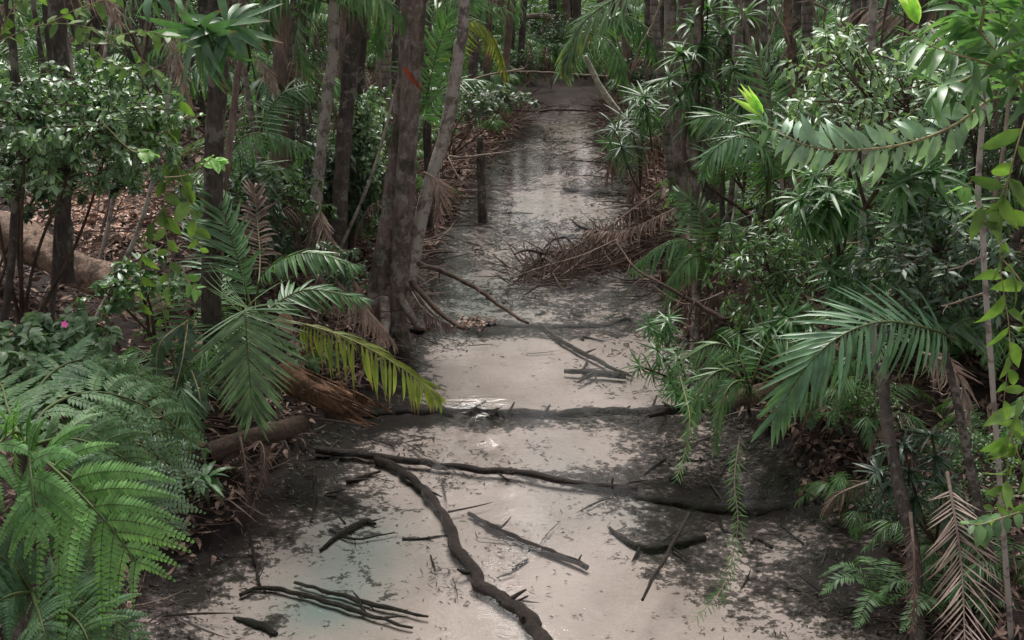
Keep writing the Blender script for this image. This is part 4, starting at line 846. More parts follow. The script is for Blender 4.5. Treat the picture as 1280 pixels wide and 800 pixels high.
for lb, a, b, w in (('pinkish dry palm sheath leaning right of the debris heap', (849, 322, 8.9), (862, 278, 9.1), .09), ('broad torn palm sheath lying at the reddish trunk foot', (858, 318, 8.8), (885, 292, 8.9), .16), ('small pink sheath hanging on the slanting dead frond', (826, 250, 10.2), (830, 232, 10.3), .07)):
    mb = MB(); a, b = A(*a), A(*b); scatter(mb, leaf_t('lance', 6, .5, .3, .4), [a], [b - a], [(0, -1, .4)], np.linalg.norm(b - a) * 1.1, w, [.6]); solo('palm_sheath', mb, M['dead'], lb, 'palm sheath', origin=a)
stick('thin snag arching from the right bank over the sand', [(905, 400, 7.4), (868, 378, 7.5), (830, 356, 7.6), (795, 335, 7.8), (770, 300, 8.2)], [7, 6, 4, 3, 2], 'wood_dry', side=[[(830, 356, 7.6), (800, 350, 7.5), (780, 372, 7.3), 2.5]])
stick('dark driftwood reaching in from the right bank beside the log line', [(905, 500, 6.4), (870, 508, 6.3), (835, 514, 6.2), (812, 520, 6.1)], [16, 12, 10, 5], 'wood_wet', rough=.35)
log('mossy log with yellow leaves behind the big right frond', [(1000, 478, 6.3), (960, 488, 6.2), (925, 498, 6.2), (895, 508, 6.1)], [22, 24, 22, 16], M['log_tan'], rough=.2)

sr = np.random.RandomState(404)
for k in range(26):
    x = sr.uniform(680, 840); y0 = 352 - (x - 625) / 190 * 60 + sr.randn() * 12; p = on_bed(x, y0, .03 + .12 * sr.rand()); d0 = np.array([sr.choice([-1, 1]) * sr.uniform(.3, 1), sr.randn() * .4, sr.uniform(-.05, .16)]) * sr.uniform(.3, .7)
    stick('broken brown stick tangled in the debris heap right of mid creek', [p, p + d0 * .5 + sr.randn(3) * .05, p + d0], sr.uniform(2, 5), ['wood_dry', 'wood_wet', 'stem_brown'][k % 2], world=True, group='broken sticks tangled in the debris heap', name='broken_stick', nubs=2)
for k in range(30):
    t_ = [(430, 640, 50, 40), (850, 600, 70, 40), (960, 700, 90, 50), (700, 300, 70, 30), (620, 260, 50, 30), (760, 400, 60, 20)][k % 6]
    x, y0 = t_[0] + sr.randn() * t_[2] * .6, t_[1] + sr.randn() * t_[3] * .6; p = on_bed(x, y0, .01); a_ = sr.rand() * 6.28; l_ = sr.uniform(.12, .45); d0 = np.array([cos(a_), sin(a_) * .7, 0]) * l_
    stick('small dark stick sunk among the dark litter of the creek bed', [p, p + d0 * .5 + sr.randn(3) * [.04, .04, .004], p + d0], sr.uniform(2, 5), 'wood_wet2', world=True, group='small dark sticks sunk in the creek litter', name='sunken_stick', nubs=2)

# ================================================================== RIGHT SIDE : TRUNKS
tree([(731, 70, 17), (750, 108, 17), (769, 136, 17), (786, 158, 17)], 9, M['bark_green'], 'thin greenish-white stem leaning left over the far creek', top=0, flare=1.2, name='leaning_stem', cat='tree', foot=True)
palm('arching palm fronds at the top of the leaning greenish stem', A(745, 40, 11.9), [
    dict(p=[(812, -30, 11.0), (780, -8, 11.2), (745, 14, 11.4), (722, 40, 11.6), (706, 80, 11.7)], hint=(-.3, -.7, .7), nl=46, L=.62, W=.034, start=.05, a0=65, a1=25, droop=.5, mat='palm_pale'),
    dict(p=[(745, 45, 11.9), (730, 40, 11.8), (712, 60, 11.7), (706, 90, 11.7)], hint=(0, -.7, .7), nl=24, L=.3, W=.026, start=.1, droop=.8, mat='palm_yel'),
    dict(p=[(745, 45, 11.9), (770, 20, 11.9), (800, 30, 11.9), (820, 70, 11.9)], hint=(.2, -.6, .8), nl=30, L=.4, W=.03, start=.1, droop=.7),
    dict(p=[(745, 45, 11.9), (760, 50, 11.7), (775, 75, 11.5), (780, 110, 11.4)], hint=(.2, -.6, .8), nl=24, L=.32, W=.026, start=.1, droop=.7)], name='palm_crown_plant')
rt = [
    ([(838, -10, 10.5), (842, 80, 10.4), (848, 180, 10.3), (856, 270, 10.2)], 17, 'bark_red', 'leftmost tall reddish trunk of the right bank clump', 'p'),
    ([(856, -10, 10.1), (862, 90, 10.0), (868, 200, 9.9), (880, 320, 9.7)], 20, 'bark_red', 'thickest reddish trunk in the right bank clump', 'p'),
    ([(880, -10, 10.8), (882, 80, 10.7), (884, 170, 10.6), (888, 250, 10.5)], 13, 'bark_dark', 'dark slim trunk directly right of the thickest reddish trunk', 'p'),
    ([(896, -10, 9.5), (898, 60, 9.5), (899, 150, 9.5), (902, 240, 9.4)], 8, 'bark_dark', 'thin dark stem right of the reddish clump, at its front', 'l'),
    ([(818, -10, 12.5), (824, 70, 12.4), (832, 150, 12.3), (840, 220, 12.2)], 12, 'bark_palm', 'ringed palm stem behind and left of the reddish clump', 'p'),
    ([(924, -10, 12), (922, 80, 12), (920, 170, 12), (918, 240, 12)], 16, 'bark_palm', 'pale ringed palm trunk in the shade right of the reddish clump', 'p'),
    ([(947, -10, 11), (950, 80, 11), (952, 170, 11)], 26, 'bark_red', 'wide dim red trunk at the top, half hidden by hanging roots', 'l'),
    ([(985, -10, 8.6), (990, 60, 8.6), (992, 140, 8.6), (995, 220, 8.5)], 12, 'log_tan', 'orange-tan trunk among the right foliage', 'l'),
    ([(868, 260, 8.6), (871, 300, 8.5), (872, 350, 8.4), (870, 400, 8.2)], 11, 'bark_red', 'short leaning stem at the right creek edge by the torn sheaths', 'l'),
    ([(1070, -10, 9), (1072, 90, 9), (1075, 180, 9)], 14, 'bark_dark', 'dark trunk behind the arching glaucous branch', 'l'),
    ([(1010, -10, 12), (1012, 90, 12), (1015, 180, 12)], 15, 'bark_palm', 'ringed trunk in shade just right of the orange-tan trunk', 'p'),
    ([(1078, 280, 6.4), (1084, 340, 6.4), (1090, 400, 6.3)], 9, 'bark_pale', 'pale mottled sapling stem just above the big right frond', 'l'),
    ([(1225, 190, 4.2), (1228, 280, 4.15), (1232, 360, 4.1), (1240, 470, 4.05)], 7, 'bark_pale', 'thin grey stem at right carrying bare twigs', 'l'),
]
for pts, w, mt, lb, cr in rt: tree(pts, w, M[mt], lb, cr=cr, cs=.9, flare=1.25 if w > 9 else 1.0, top=8.5 if pts[0][2] > 6 else 5)
tree([(1104, 455, 4.9), (1108, 520, 4.7), (1122, 600, 4.5), (1140, 680, 4.35), (1146, 770, 4.2)], 16, M['bark_dark'], 'dark bent stem under the big right frond going down to the bottom edge', top=0, flare=1.15, name='sapling', cat='sapling', rough=.2)
tree([(1182, 440, 4.5), (1200, 520, 4.4), (1216, 600, 4.3), (1236, 690, 4.2), (1250, 790, 4.1)], 12, M['bark_dark'], 'second bent dark stem right of the first, beside the hanging dead frond', top=0, flare=1.1, name='sapling', cat='sapling', rough=.15)
stick('thin arching bare twig in front of the right thicket', [(960, 350, 6.6), (1000, 345, 6.4), (1040, 315, 6.2), (1075, 302, 6.1), (1130, 300, 6.0), (1220, 316, 6.0)], [3, 3, 3, 2, 2, 1.5], 'stem_pale')
stick('bare forked twig sticking from the thin grey stem', [(1229, 320, 4.2), (1205, 332, 4.3), (1185, 338, 4.3)], [3, 2, 1.5], 'stem_pale', side=[[(1205, 332, 4.3), (1196, 345, 4.3), 2]])
stick('bare twig pointing left below the forked one on the grey stem', [(1232, 366, 4.1), (1205, 375, 4.3), (1178, 383, 4.4)], [3, 2.5, 2], 'stem_pale')
for i, (lb, pts) in enumerate((('longest bare aerial root dangling at the top of the right thicket', [(1012, -10, 7.5), (1022, 40, 7.5), (1008, 70, 7.5), (1030, 110, 7.5)]), ('curling aerial root at the top, left of the longest one', [(1000, -5, 7.6), (1045, 20, 7.6), (1040, 45, 7.6), (1018, 60, 7.6)]), ('short aerial root looping near the wide red trunk', [(965, 10, 7.7), (985, 50, 7.7), (975, 85, 7.7), (990, 110, 7.7)]), ('pale vine curving down past the glaucous branch', [(1095, 60, 6.5), (1105, 100, 6.5), (1100, 150, 6.5), (1090, 200, 6.5)]), ('fine pale vine looping left of the reddish clump', [(830, -5, 9), (815, 30, 9), (800, 60, 9), (790, 90, 9)]))):
    stick(lb, pts, [3, 2.5, 2.5, 2], 'stem_pale', name='aerial_root', cat='aerial root', rough=.1)

# ================================================================== RIGHT SIDE : PALMS
palm('young palm with one broad silvery-green frond arching over the right shore', A(1180, 440, 4.5), [
    dict(p=[(1195, 425, 4.5), (1165, 412, 4.4), (1110, 402, 4.3), (1060, 415, 4.15), (1015, 450, 4.05), (966, 522, 4.0)], hint=(-.25, -.72, .66), nl=46, L=.33, W=.022, start=.08, a0=68, a1=22, vee=-.02, droop=.34, jit=.13, Ts=T_LEAFLET_FLAT + T_LEAFLET[1:3], r0=.009, mat='palm_blue', tip=.45, base=.7),
    dict(p=[(1182, 440, 4.5), (1195, 405, 4.6), (1230, 400, 4.7), (1262, 430, 4.8)], hint=(.2, -.5, .9), nl=26, L=.3, W=.026, start=.15, droop=.6, mat='palm'),
    dict(p=[(1182, 440, 4.5), (1180, 385, 4.9), (1160, 330, 5.2), (1130, 300, 5.4)], hint=(.4, -.8, .3), nl=28, L=.3, W=.026, start=.2, droop=.4, mat='palm'),
], name='young_palm')
palm('palm seedling with feathery fronds trailing in the water left of the silvery frond', hit(935, 520), [
    dict(p=[(930, 480, 5.9), (905, 462, 5.8), (880, 480, 5.7), (862, 530, 5.6)], hint=(-.3, -.7, .7), nl=26, L=.22, W=.013, start=.15, droop=.7, frombase=True),
    dict(p=[(935, 480, 5.9), (920, 440, 5.9), (890, 430, 5.9), (850, 452, 5.8)], hint=(0, -.6, .9), nl=26, L=.22, W=.013, start=.2, droop=.6, frombase=True),
    dict(p=[(940, 480, 5.9), (960, 430, 5.9), (985, 425, 5.8), (1000, 455, 5.7)], hint=(0, -.6, .9), nl=26, L=.24, W=.014, start=.2, droop=.6, frombase=True),
    dict(p=[(935, 480, 5.9), (915, 480, 5.7), (900, 510, 5.6), (895, 560, 5.5)], hint=(0, -.8, .5), nl=24, L=.16, W=.012, start=.2, droop=.7, frombase=True)], name='palm_seedling')
palm('palm with dark fronds spreading over the water beside the right debris heap', hit(885, 380), [
    dict(p=[(880, 330, 8.2), (860, 300, 8.1), (830, 305, 8.0), (795, 330, 7.9)], hint=(0, -.5, .9), nl=28, L=.3, W=.02, start=.2, droop=.7, frombase=True),
    dict(p=[(885, 330, 8.2), (870, 320, 8.0), (850, 335, 7.9), (835, 370, 7.8)], hint=(-.2, -.7, .7), nl=28, L=.28, W=.02, start=.2, droop=.7, frombase=True),
    dict(p=[(890, 330, 8.2), (895, 290, 8.1), (915, 285, 8.0), (935, 315, 7.9)], hint=(.2, -.7, .7), nl=28, L=.28, W=.02, start=.2, droop=.7, frombase=True),
    dict(p=[(888, 330, 8.2), (880, 300, 8.4), (875, 265, 8.5), (850, 240, 8.6)], hint=(0, -1, .3), nl=28, L=.3, W=.02, start=.2, droop=.5, frombase=True)])
palm('palm whose fronds cross above the glaucous branch tip', A(960, 290, 7.4), [
    dict(p=[(955, 210, 7.2), (935, 165, 7.1), (905, 145, 7.0), (875, 148, 7.0)], hint=(0, -.6, .9), nl=34, L=.3, W=.02, start=.15, droop=.6, frombase=True),
    dict(p=[(960, 210, 7.2), (950, 180, 7.0), (925, 170, 6.9), (895, 185, 6.8), (880, 215, 6.8)], hint=(0, -.6, .9), nl=34, L=.26, W=.02, start=.2, droop=.6, frombase=True, mat='palm_blue'),
    dict(p=[(965, 210, 7.2), (985, 165, 7.3), (1010, 130, 7.4), (1050, 115, 7.4)], hint=(0, -.6, .9), nl=34, L=.32, W=.02, start=.2, droop=.6, frombase=True),
    dict(p=[(962, 210, 7.2), (965, 150, 7.5), (958, 100, 7.6), (940, 60, 7.7)], hint=(.3, -1, .2), nl=34, L=.32, W=.02, start=.2, droop=.4, frombase=True)])
palm('small fan-like palm glowing yellow-green beside the reddish trunks', A(905, 250, 8.4), [
    dict(p=[(900, 215, 8.3), (890, 195, 8.2), (880, 200, 8.1)], hint=(0, -.8, .6), nl=16, L=.26, W=.022, start=.2, droop=.3, frombase=True, mat='lance'),
    dict(p=[(905, 215, 8.3), (910, 192, 8.2), (925, 190, 8.1)], hint=(0, -.8, .6), nl=16, L=.26, W=.022, start=.2, droop=.3, frombase=True, mat='lance')], name='palm_seedling')

# ================================================================== RIGHT SIDE : LEAFY BRANCHES
leafy_branch('arching pale stem with rows of hanging grey-green leaves', [(1235, 125, 3.5), (1190, 158, 3.45), (1130, 180, 3.4), (1060, 188, 3.4), (1010, 182, 3.4), (968, 162, 3.45)], 'glauc', T_LANCE, nl=58, L=.13, W=.036, hang=.22, r=.0055, ang=68, start=.02, jit=.16, up=(0, -1, .25))
leafy_branch('rosette of long green leaves at the tip of the arching pale stem', [(968, 162, 3.45), (960, 158, 3.45), (952, 150, 3.45)], 'lance', T_LANCE, nl=12, L=.14, W=.026, hang=.15, r=.004, start=.0, ang=70, jit=.35)
mb = MB(); o = A(953, 145, 3.43); n = 5
scatter(mb, leaf_t('lance', 5, .3, .15), [o] * n, [A(x, y, 3.43) - o for x, y in ((922, 108), (930, 110), (938, 112), (915, 122), (944, 122))], [(0, -1, .2)] * n, [.125, .13, .11, .12, .08], .022, [.9, .8, .7, .6, .5])
solo('new_leaf_shoot', mb, M['shoot'], 'bright yellow-green new shoot at the left end of the arching stem', 'leaf shoot', origin=o)
mb = MB(); o = A(1148, 30, 3.2); n = 4
scatter(mb, leaf_t('lance', 5, .3, .2), [o] * n, [A(x, y, 3.2) - o for x, y in ((1126, -6), (1135, -12), (1142, -2), (1130, 6))], [(0, -1, .2)] * n, [.13, .12, .11, .1], .028, [.9, .8, .7, .6])
solo('new_leaf_shoot', mb, M['shoot'], 'bright yellow-green new shoot at the top edge above the right branches', 'leaf shoot', origin=o)
leafy_branch('right-hand bough of long bright green leaves filling the top right corner', [(1300, 150, 3.3), (1265, 90, 3.2), (1225, 40, 3.2), (1200, 5, 3.2)], 'lance', T_LANCE, nl=66, L=.17, W=.030, hang=.2, r=.005, ang=60, jit=.4,
             extra=([(1265, 90, 3.2), (1220, 75, 3.1), (1170, 60, 3.1), (1140, 45, 3.1)], [(1225, 40, 3.2), (1230, 0, 3.1), (1215, -40, 3.0)], [(1280, 110, 3.2), (1290, 40, 3.1), (1270, -20, 3.0)], [(1250, 70, 3.3), (1205, 100, 3.3), (1160, 110, 3.3)], [(1290, 130, 3.3), (1300, 60, 3.2), (1310, 0, 3.1)]))
leafy_branch('drooping twig of pale oval leaves below the top right bough', [(1160, 30, 3.6), (1175, 50, 3.5), (1200, 62, 3.4), (1240, 85, 3.4), (1275, 110, 3.4)], 'glauc', T_LANCE, nl=12, L=.12, W=.04, hang=.7, r=.004, ang=70)
leafy_branch('hanging column of large leaves down the right edge, upper half', [(1290, 120, 3.4), (1262, 220, 3.3), (1250, 320, 3.3), (1262, 420, 3.3), (1255, 500, 3.3)], 'broad', T_LANCE + T_OV, nl=19, L=.14, W=.048, hang=.45, r=.003, jit=.45, name='broad_leaved_vine', cat='vine', extra=([(1262, 220, 3.3), (1240, 260, 3.3), (1200, 240, 3.3)], [(1250, 320, 3.3), (1280, 360, 3.3), (1290, 420, 3.3)]))
leafy_branch('lower column of smaller green leaves at the right edge', [(1290, 470, 3.4), (1262, 540, 3.4), (1258, 600, 3.4), (1235, 650, 3.4)], 'broad', T_LANCE + T_OV, nl=22, L=.12, W=.042, hang=.3, r=.003, jit=.45, name='broad_leaved_vine', cat='vine', extra=([(1262, 540, 3.4), (1280, 590, 3.4), (1290, 640, 3.4)],))
leafy_branch('glossy leaf cluster low at the right edge above the dead frond', [(1275, 640, 3.3), (1250, 648, 3.3), (1228, 655, 3.3), (1212, 655, 3.3)], 'shrub', T_OV, nl=12, L=.09, W=.045, hang=.4, r=.003)
leafy_branch('single round bright leaf hanging on a thin twig right of centre', [(1215, 225, 3.2), (1208, 232, 3.2), (1202, 235, 3.2)], 'broad_bright', T_OV, nl=3, L=.085, W=.055, hang=.6, r=.002, start=.7)
leafy_branch('fine-leaved green twig dangling over the water at lower right', [(925, 545, 3.9), (918, 600, 3.8), (922, 660, 3.7), (905, 730, 3.6), (868, 775, 3.5)], 'whorl', [leaf_t('strap', 3, .1, c) for c in (.3, .8)], nl=110, L=.062, W=.0050, hang=.35, r=.0028, ang=55, sm='stem_pale', jit=.25)
leafy_branch('second fine-leaved twig hanging at the right shore near the seedling', [(850, 470, 5.2), (862, 520, 5.0), (858, 560, 4.9), (845, 600, 4.8)], 'lance', [leaf_t('strap', 3, .1, c) for c in (.3, .8)], nl=60, L=.075, W=.0065, hang=.5, r=.003, ang=50, jit=.25)

# ================================================================== RIGHT SIDE : WHORLED PLANTS (one by one)
def tipsof(lst): return [A(*p) for p in lst]
wl = [
    ('whorled green plant rising beside the far leaning stem', (800, 240, 12), [(785, 150, 11.8), (770, 162, 11.6), (800, 120, 12)], .4, .03, 'shrub_grey'),
    ('grassy tuft hanging on the far right bank below the leaning stem', (785, 190, 13), [(765, 178, 13), (780, 185, 12.8)], .42, .022, 'palm'),
    ('tuft with bright strap leaves left of the reddish clump', (815, 190, 11), [(806, 122, 10.8)], .4, .035, 'whorl'),
    ('umbrella-like whorl plant in front of the reddish clump', (880, 240, 8.8), [(853, 68, 8.6), (838, 98, 8.7), (872, 60, 8.7)], .34, .035, 'palm'),
    ('upper whorled plant near the top right of the reddish clump', (930, 240, 9), [(905, 45, 8.8), (885, 12, 8.8), (930, 20, 8.8), (870, 30, 8.9)], .36, .04, 'whorl'),
    ('whorled plant growing just above the big silvery frond', (1065, 410, 6.0), [(1058, 350, 5.8), (1040, 335, 5.9), (1095, 330, 5.9)], .24, .03, 'whorl'),
    ('bright star-shaped whorl above the thin arching twig', (1120, 400, 6.0), [(1118, 305, 5.9), (1128, 285, 5.9)], .26, .032, 'lance'),
    ('leafy whorl plant at the shore below the dark palm', (835, 440, 7.0), [(812, 408, 6.8), (835, 400, 6.8)], .18, .016, 'whorl'),
    ('water-edge plant with grassy whorls right of the pale pool', (860, 500, 6.4), [(822, 438, 6.3), (800, 458, 6.2), (848, 448, 6.3), (838, 478, 6.2)], .18, .014, 'shrub'),
    ('low grassy plant trailing at the right end of the log line', (880, 515, 6.0), [(845, 490, 5.9), (865, 500, 5.8)], .16, .013, 'whorl'),
    ('dense dark whorl plant right of the seedling', (985, 470, 6.2), [(985, 395, 6.1), (965, 410, 6.1), (1010, 405, 6.1)], .26, .032, 'whorl'),
    ('whorl of narrow leaves hanging under the glaucous branch', (1050, 330, 6.0), [(1035, 240, 5.9), (1000, 250, 5.9), (1070, 235, 5.9), (1020, 220, 6)], .3, .03, 'whorl'),
    ('dark whorled shrub between the arching stem and the right vine', (1160, 330, 5.2), [(1130, 230, 5.1), (1165, 215, 5.1), (1190, 260, 5.0), (1150, 270, 5.1)], .28, .032, 'whorl'),
    ('shaded whorled plant at the lower right behind the bent stems', (1170, 680, 4.6), [(1130, 560, 4.6), (1165, 545, 4.6), (1100, 590, 4.6)], .2, .025, 'shrub_dark'),
    ('dark leafy seedling between the two bent stems', (1195, 720, 4.4), [(1180, 610, 4.4), (1200, 640, 4.4)], .17, .025, 'shrub_dark'),
]
for i, (lb, b, tp, L, W, mt) in enumerate(wl):
    whorl(lb, A(*b), tipsof(tp), mat=mt, nleaf=26, L=L * .8, W=W * .72, seed=20 + i, levels=3, droop=.3, r=.01, name='whorled_plant')

# ================================================================== LITTER
def bank_points(n, side, ymin, ymax, dmax, st):
    y = ymin + (ymax - ymin) * st.rand(n) ** 1.6; l, r = edges(y); d = st.rand(n) ** 1.5 * dmax
    x = l - d if side < 0 else r + d
    return x, y
def litter(name, label, side, n, mat, seed, ymax=22, dmax=6, big=1.0):
    st = np.random.RandomState(seed); x, y = bank_points(n, side, 2.2, ymax, dmax, st); z = hgt(x, y); k = z > .03; x, y, z = x[k], y[k], z[k]; n = len(x)
    s = np.clip(y / 6, .8, 2.2) * big
    mb = MB(); O = np.stack([x, y, z + .008 + .02 * st.rand(n)], -1); D = st.randn(n, 3) * [1, 1, .25]; N = st.randn(n, 3) * .45 + [0, 0, 1.]
    half = n * 2 // 3
    multi(mb, T_LIT, O[:half], D[:half], N[:half], (.05 + .05 * st.rand(half)) * s[:half], .034 * s[:half]); multi(mb, T_LITL, O[half:], D[half:], N[half:], (.07 + .09 * st.rand(n - half)) * s[half:], .018 * s[half:])
    solo(name, mb, M[mat], label, 'leaf litter', kind='stuff')
litter('leaf_litter', 'brown fallen leaves strewn over the left bank', -1, 22000, 'litter', 51)
litter('leaf_litter', 'brown fallen leaves strewn over the right bank', 1, 22000, 'litter', 52)
def fibres(label, side, n, seed):
    st = np.random.RandomState(seed); x, y = bank_points(n, side, 2.5, 24, 3.5, st); z = hgt(x, y); k = z > .0; x, y, z = x[k], y[k], z[k]; n = len(x)
    mb = MB(); scatter(mb, leaf_t('strap', 3, .4, .35, .4), np.stack([x, y, z + .02 + .1 * st.rand(n)], -1), st.randn(n, 3) * [1, .8, .3], st.randn(n, 3), st.uniform(.15, .6, n) * np.clip(y / 8, .7, 2), .010 * np.clip(y / 6, .8, 2.2))
    solo('twig_litter', mb, M['dead_dark'], label, 'twig litter', kind='stuff')
fibres('thin brown twigs and frond fibres littering the left bank', -1, 5000, 61); fibres('thin brown twigs and frond fibres littering the right bank', 1, 5000, 62)
def sunken():
    st = np.random.RandomState(70); n = 60000; y = 3.4 + 24 * st.rand(n) ** 1.9; l, r = edges(y); u = st.rand(n); x = l + (r - l) * u
    e = np.minimum(u, 1 - u) * 2
    dens = sstep(.05, .5, fbm(x * 1.6, y * 1.6, 44, 4) * .9 + .10) + (1 - sstep(.0, .35, e)) * .8 + sstep(.3, .6, (x - (l + r) / 2) / (r - l) * 2) * .25
    k = (st.rand(n) < dens * .42) & (hgt(x, y) < .0); x, y = x[k], y[k]; n = len(x); z = hgt(x, y) + .006 + .012 * st.rand(n)
    s = np.clip(y / 6, .8, 2.4); mb = MB(); D = st.randn(n, 3) * [1, .55, .06]; O = np.stack([x, y, z], -1)
    multi(mb, T_LITL + T_LIT[:1], O, D, st.randn(n, 3) * .2 + [0, 0, 1.], st.uniform(.015, .075, n) * s, .007 * s * (1 + st.rand(n)))
    k = rng.rand(n) < .035; k &= y < 16; q = k.sum()
    scatter(mb, leaf_t('strap', 4, .5, .12, .3), O[k] + [0, 0, .012], st.randn(q, 3) * [1, .5, .03], st.randn(q, 3), st.uniform(.06, .42, q), st.uniform(.006, .016, q))
    solo('sunken_litter', mb, M['litter_wet'], 'dark waterlogged leaves and twig bits on the creek sand', 'leaf litter', kind='stuff')
sunken()
def patch(label, px, py, rx, ry, n, seed, mat='litter'):
    st = np.random.RandomState(seed); P = np.array([hit(px + a * rx, py + b * ry) for a, b in st.randn(n, 2) * .5]); mb = MB(); P[:, 2] += .02 * st.rand(n) + .01
    multi(mb, T_LIT, P, st.randn(n, 3) * [1, 1, .3], st.randn(n, 3) * .5 + [0, -.2, 1.], st.uniform(.035, .08, n), .03); solo('leaf_pile', mb, M[mat], label, 'leaf pile', kind='stuff')
patch('orange fallen leaves caught at the left end of the upper log step', 592, 406, 26, 7, 70, 81)
patch('pale dry leaves on the dark ledge right of the ferns', 222, 672, 34, 30, 110, 82)
patch('leaves resting on top of the tan log at far left', 85, 312, 110, 14, 120, 87)
patch('pinkish leaves with painted-in sunlight covering the slope behind the tan log', 120, 255, 100, 60, 2800, 84, 'litter_painted_sun')
patch('leaves gathered on the right shore under the big frond', 1040, 590, 45, 50, 260, 83)

# ================================================================== FILL: the thickets on both banks and behind
def template_palm(seed, n=8, L=.95, lw=.016, ll=.27):
    st = np.random.RandomState(seed); t = thing('undergrowth_palm', (0, 0, 0), None, None)
    for k in range(n):
        a = k / n * 2 * pi + st.rand() * .6; el = st.uniform(.5, 1.25); l = L * st.uniform(.75, 1.15); d = np.array([cos(a), sin(a), 0]); h = l * sin(el)
        P = [np.zeros(3), d * l * .3 * cos(el) + [0, 0, h * .55], d * l * .65 * cos(el * .8) + [0, 0, h * .85], d * l * cos(el * .55) + [0, 0, h * .6 - .08 * l]]
        lf, sk = MB(), MB(); pinnate(lf, sk, P, (0, 0, 1), nl=32, L=ll, W=lw, start=.24, droop=.65, r0=.009, n=20, Ts=T_LEAFLET)
        f = part('frond', lf, M['palm'], t); part('stalk', sk, M['stem_green'], f)
    return t
def template_whorl(seed):
    st = np.random.RandomState(seed); tips = [np.array([st.uniform(-.25, .25), st.uniform(-.25, .25), st.uniform(.5, 1.2)]) for _ in range(5)]
    return whorl(None, (0, 0, 0), tips, mat='whorl', nleaf=22, L=.22, W=.021, seed=seed, levels=3, name='whorled_plant', cat=None)
def template_shrub(seed, mat='shrub_dark', ls=.06, lw=.026, Ts=None):
    return shrub(None, (0, 0, 0), (0, 0, .75), (.55, .5, .5), mat, cat=None, name='undergrowth_shrub', ntw=55, lpt=20, ls=ls, lw=lw, Ts=Ts or T_SM, seed=seed)
def template_fern(seed):
    st = np.random.RandomState(seed); t = thing('undergrowth_fern', (0, 0, 0), None, None)
    for k in range(8):
        a = k / 8 * 2 * pi + st.rand() * .6; d = np.array([cos(a), sin(a), 0]); l = .7 * st.uniform(.8, 1.2); lf, sk = MB(), MB()
        pinnate(lf, sk, [np.zeros(3), d * l * .3 + [0, 0, .35], d * l * .7 + [0, 0, .42], d * l + [0, 0, .22]], (0, 0, 1), nl=30, L=.14, W=.022, start=.15, a0=80, a1=50, droop=.2, r0=.005, n=18, tip=.1, Ts=T_LEAFLET_FLAT)
        part('frond', lf, M['fern'], t)
    return t
def template_dead(seed):
    st = np.random.RandomState(seed); a = st.rand() * 6; d = np.array([cos(a), sin(a), 0]); P = np.array([[0, 0, .9], d * .25 + [0, 0, 1.0], d * .5 + [0, 0, .7], d * .62 + [0, 0, .15]])
    lf, sk = MB(), MB(); pinnate(lf, sk, P, (0, 0, 1), Ts=T_DEAD, nl=28, L=.34, W=.016, droop=.9, miss=.1, r0=.01, jit=.2)
    t = thing('dead_frond', (0, 0, 0), None, None); part('leaflets', lf, M['dead'], t); part('stalk', sk, M['stem_pale'], t); return t
def template_slender(seed, H):
    st = np.random.RandomState(seed); t = thing('slender_palm', (0, 0, 0), None, None); b = st.randn(2) * .12; top = np.array([b[0], b[1], H]); mb = MB()
    tube(mb, [[0, 0, -.05], [b[0] * .3, b[1] * .8, H * .5], top], [.035, .026, .02], 8, n=30, rough=.12, seed=seed); part('trunk', mb, M['bark_palm'], t)
    for k in range(9):
        a = k / 9 * 2 * pi + st.rand() * .6; el = st.uniform(.1, 1.2); l = 1.25 * st.uniform(.75, 1.15); d = np.array([cos(a), sin(a), 0]); h = l * sin(el)
        P = [top, top + d * l * .3 * cos(el) + [0, 0, h * .45], top + d * l * .68 * cos(el * .8) + [0, 0, h * .55], top + d * l * cos(el * .5) + [0, 0, h * .2 - .35 * l]]
        lf, sk = MB(), MB(); pinnate(lf, sk, P, (0, 0, 1), nl=32, L=.34, W=.022, start=.16, droop=.7, r0=.009, n=20, Ts=T_LEAFLET)
        dead = k == 8; f = part('frond', lf, M['dead' if dead else ('palm', 'palm_blue', 'palm_pale')[seed % 3]], t); part('stalk', sk, M['stem_green'], f)
    return t
TP = {'slender': [template_slender(31, 1.5), template_slender(32, 2.3), template_slender(33, 3.0)], 'palm': [template_palm(s) for s in (1, 2, 3)], 'whorl': [template_whorl(s) for s in (4, 5)], 'shrub': [template_shrub(6), template_shrub(7, 'shrub', .05, .024), template_shrub(8, 'shrub_dark', .10, .03, T_LANCE)],
      'fern': [template_fern(s) for s in (9, 10)], 'dead': [template_dead(s) for s in (11, 12)]}
used = set(); WHERE = {-1: 'left', 1: 'right'}
DESC = {'slender': ('slender-stemmed palm with drooping fronds', 'palm'), 'palm': ('green undergrowth palm', 'palm'), 'whorl': ('dark whorled plant', 'plant'), 'shrub': ('dense dark shrub', 'shrub'), 'fern': ('green clump fern', 'fern'), 'dead': ('brown hanging dead frond', 'dead frond')}
def place(kind, x, y, s, side, idx=None, z=None, rz=None):
    t0 = TP[kind][rng.randint(len(TP[kind])) if idx is None else idx]
    if t0.name in used: t = copy_tree(t0)
    else: t = t0; used.add(t0.name)
    t.location = (x, y, hz(x, y) - .02 if z is None else z); t.rotation_euler = (rng.randn() * .06, rng.randn() * .06, rng.rand() * 6.28 if rz is None else rz); t.scale = (s, s, s * rng.uniform(.9, 1.15))
    dist = 'near' if y < 9 else ('middle' if y < 16 else 'far'); nm, ct = DESC[kind]
    t['label'] = f"{nm} crowding the {dist} part of the {WHERE[side]} bank thicket"; t['category'] = ct; t['group'] = f"{nm}s of the {dist} {WHERE[side]} bank"
    return t
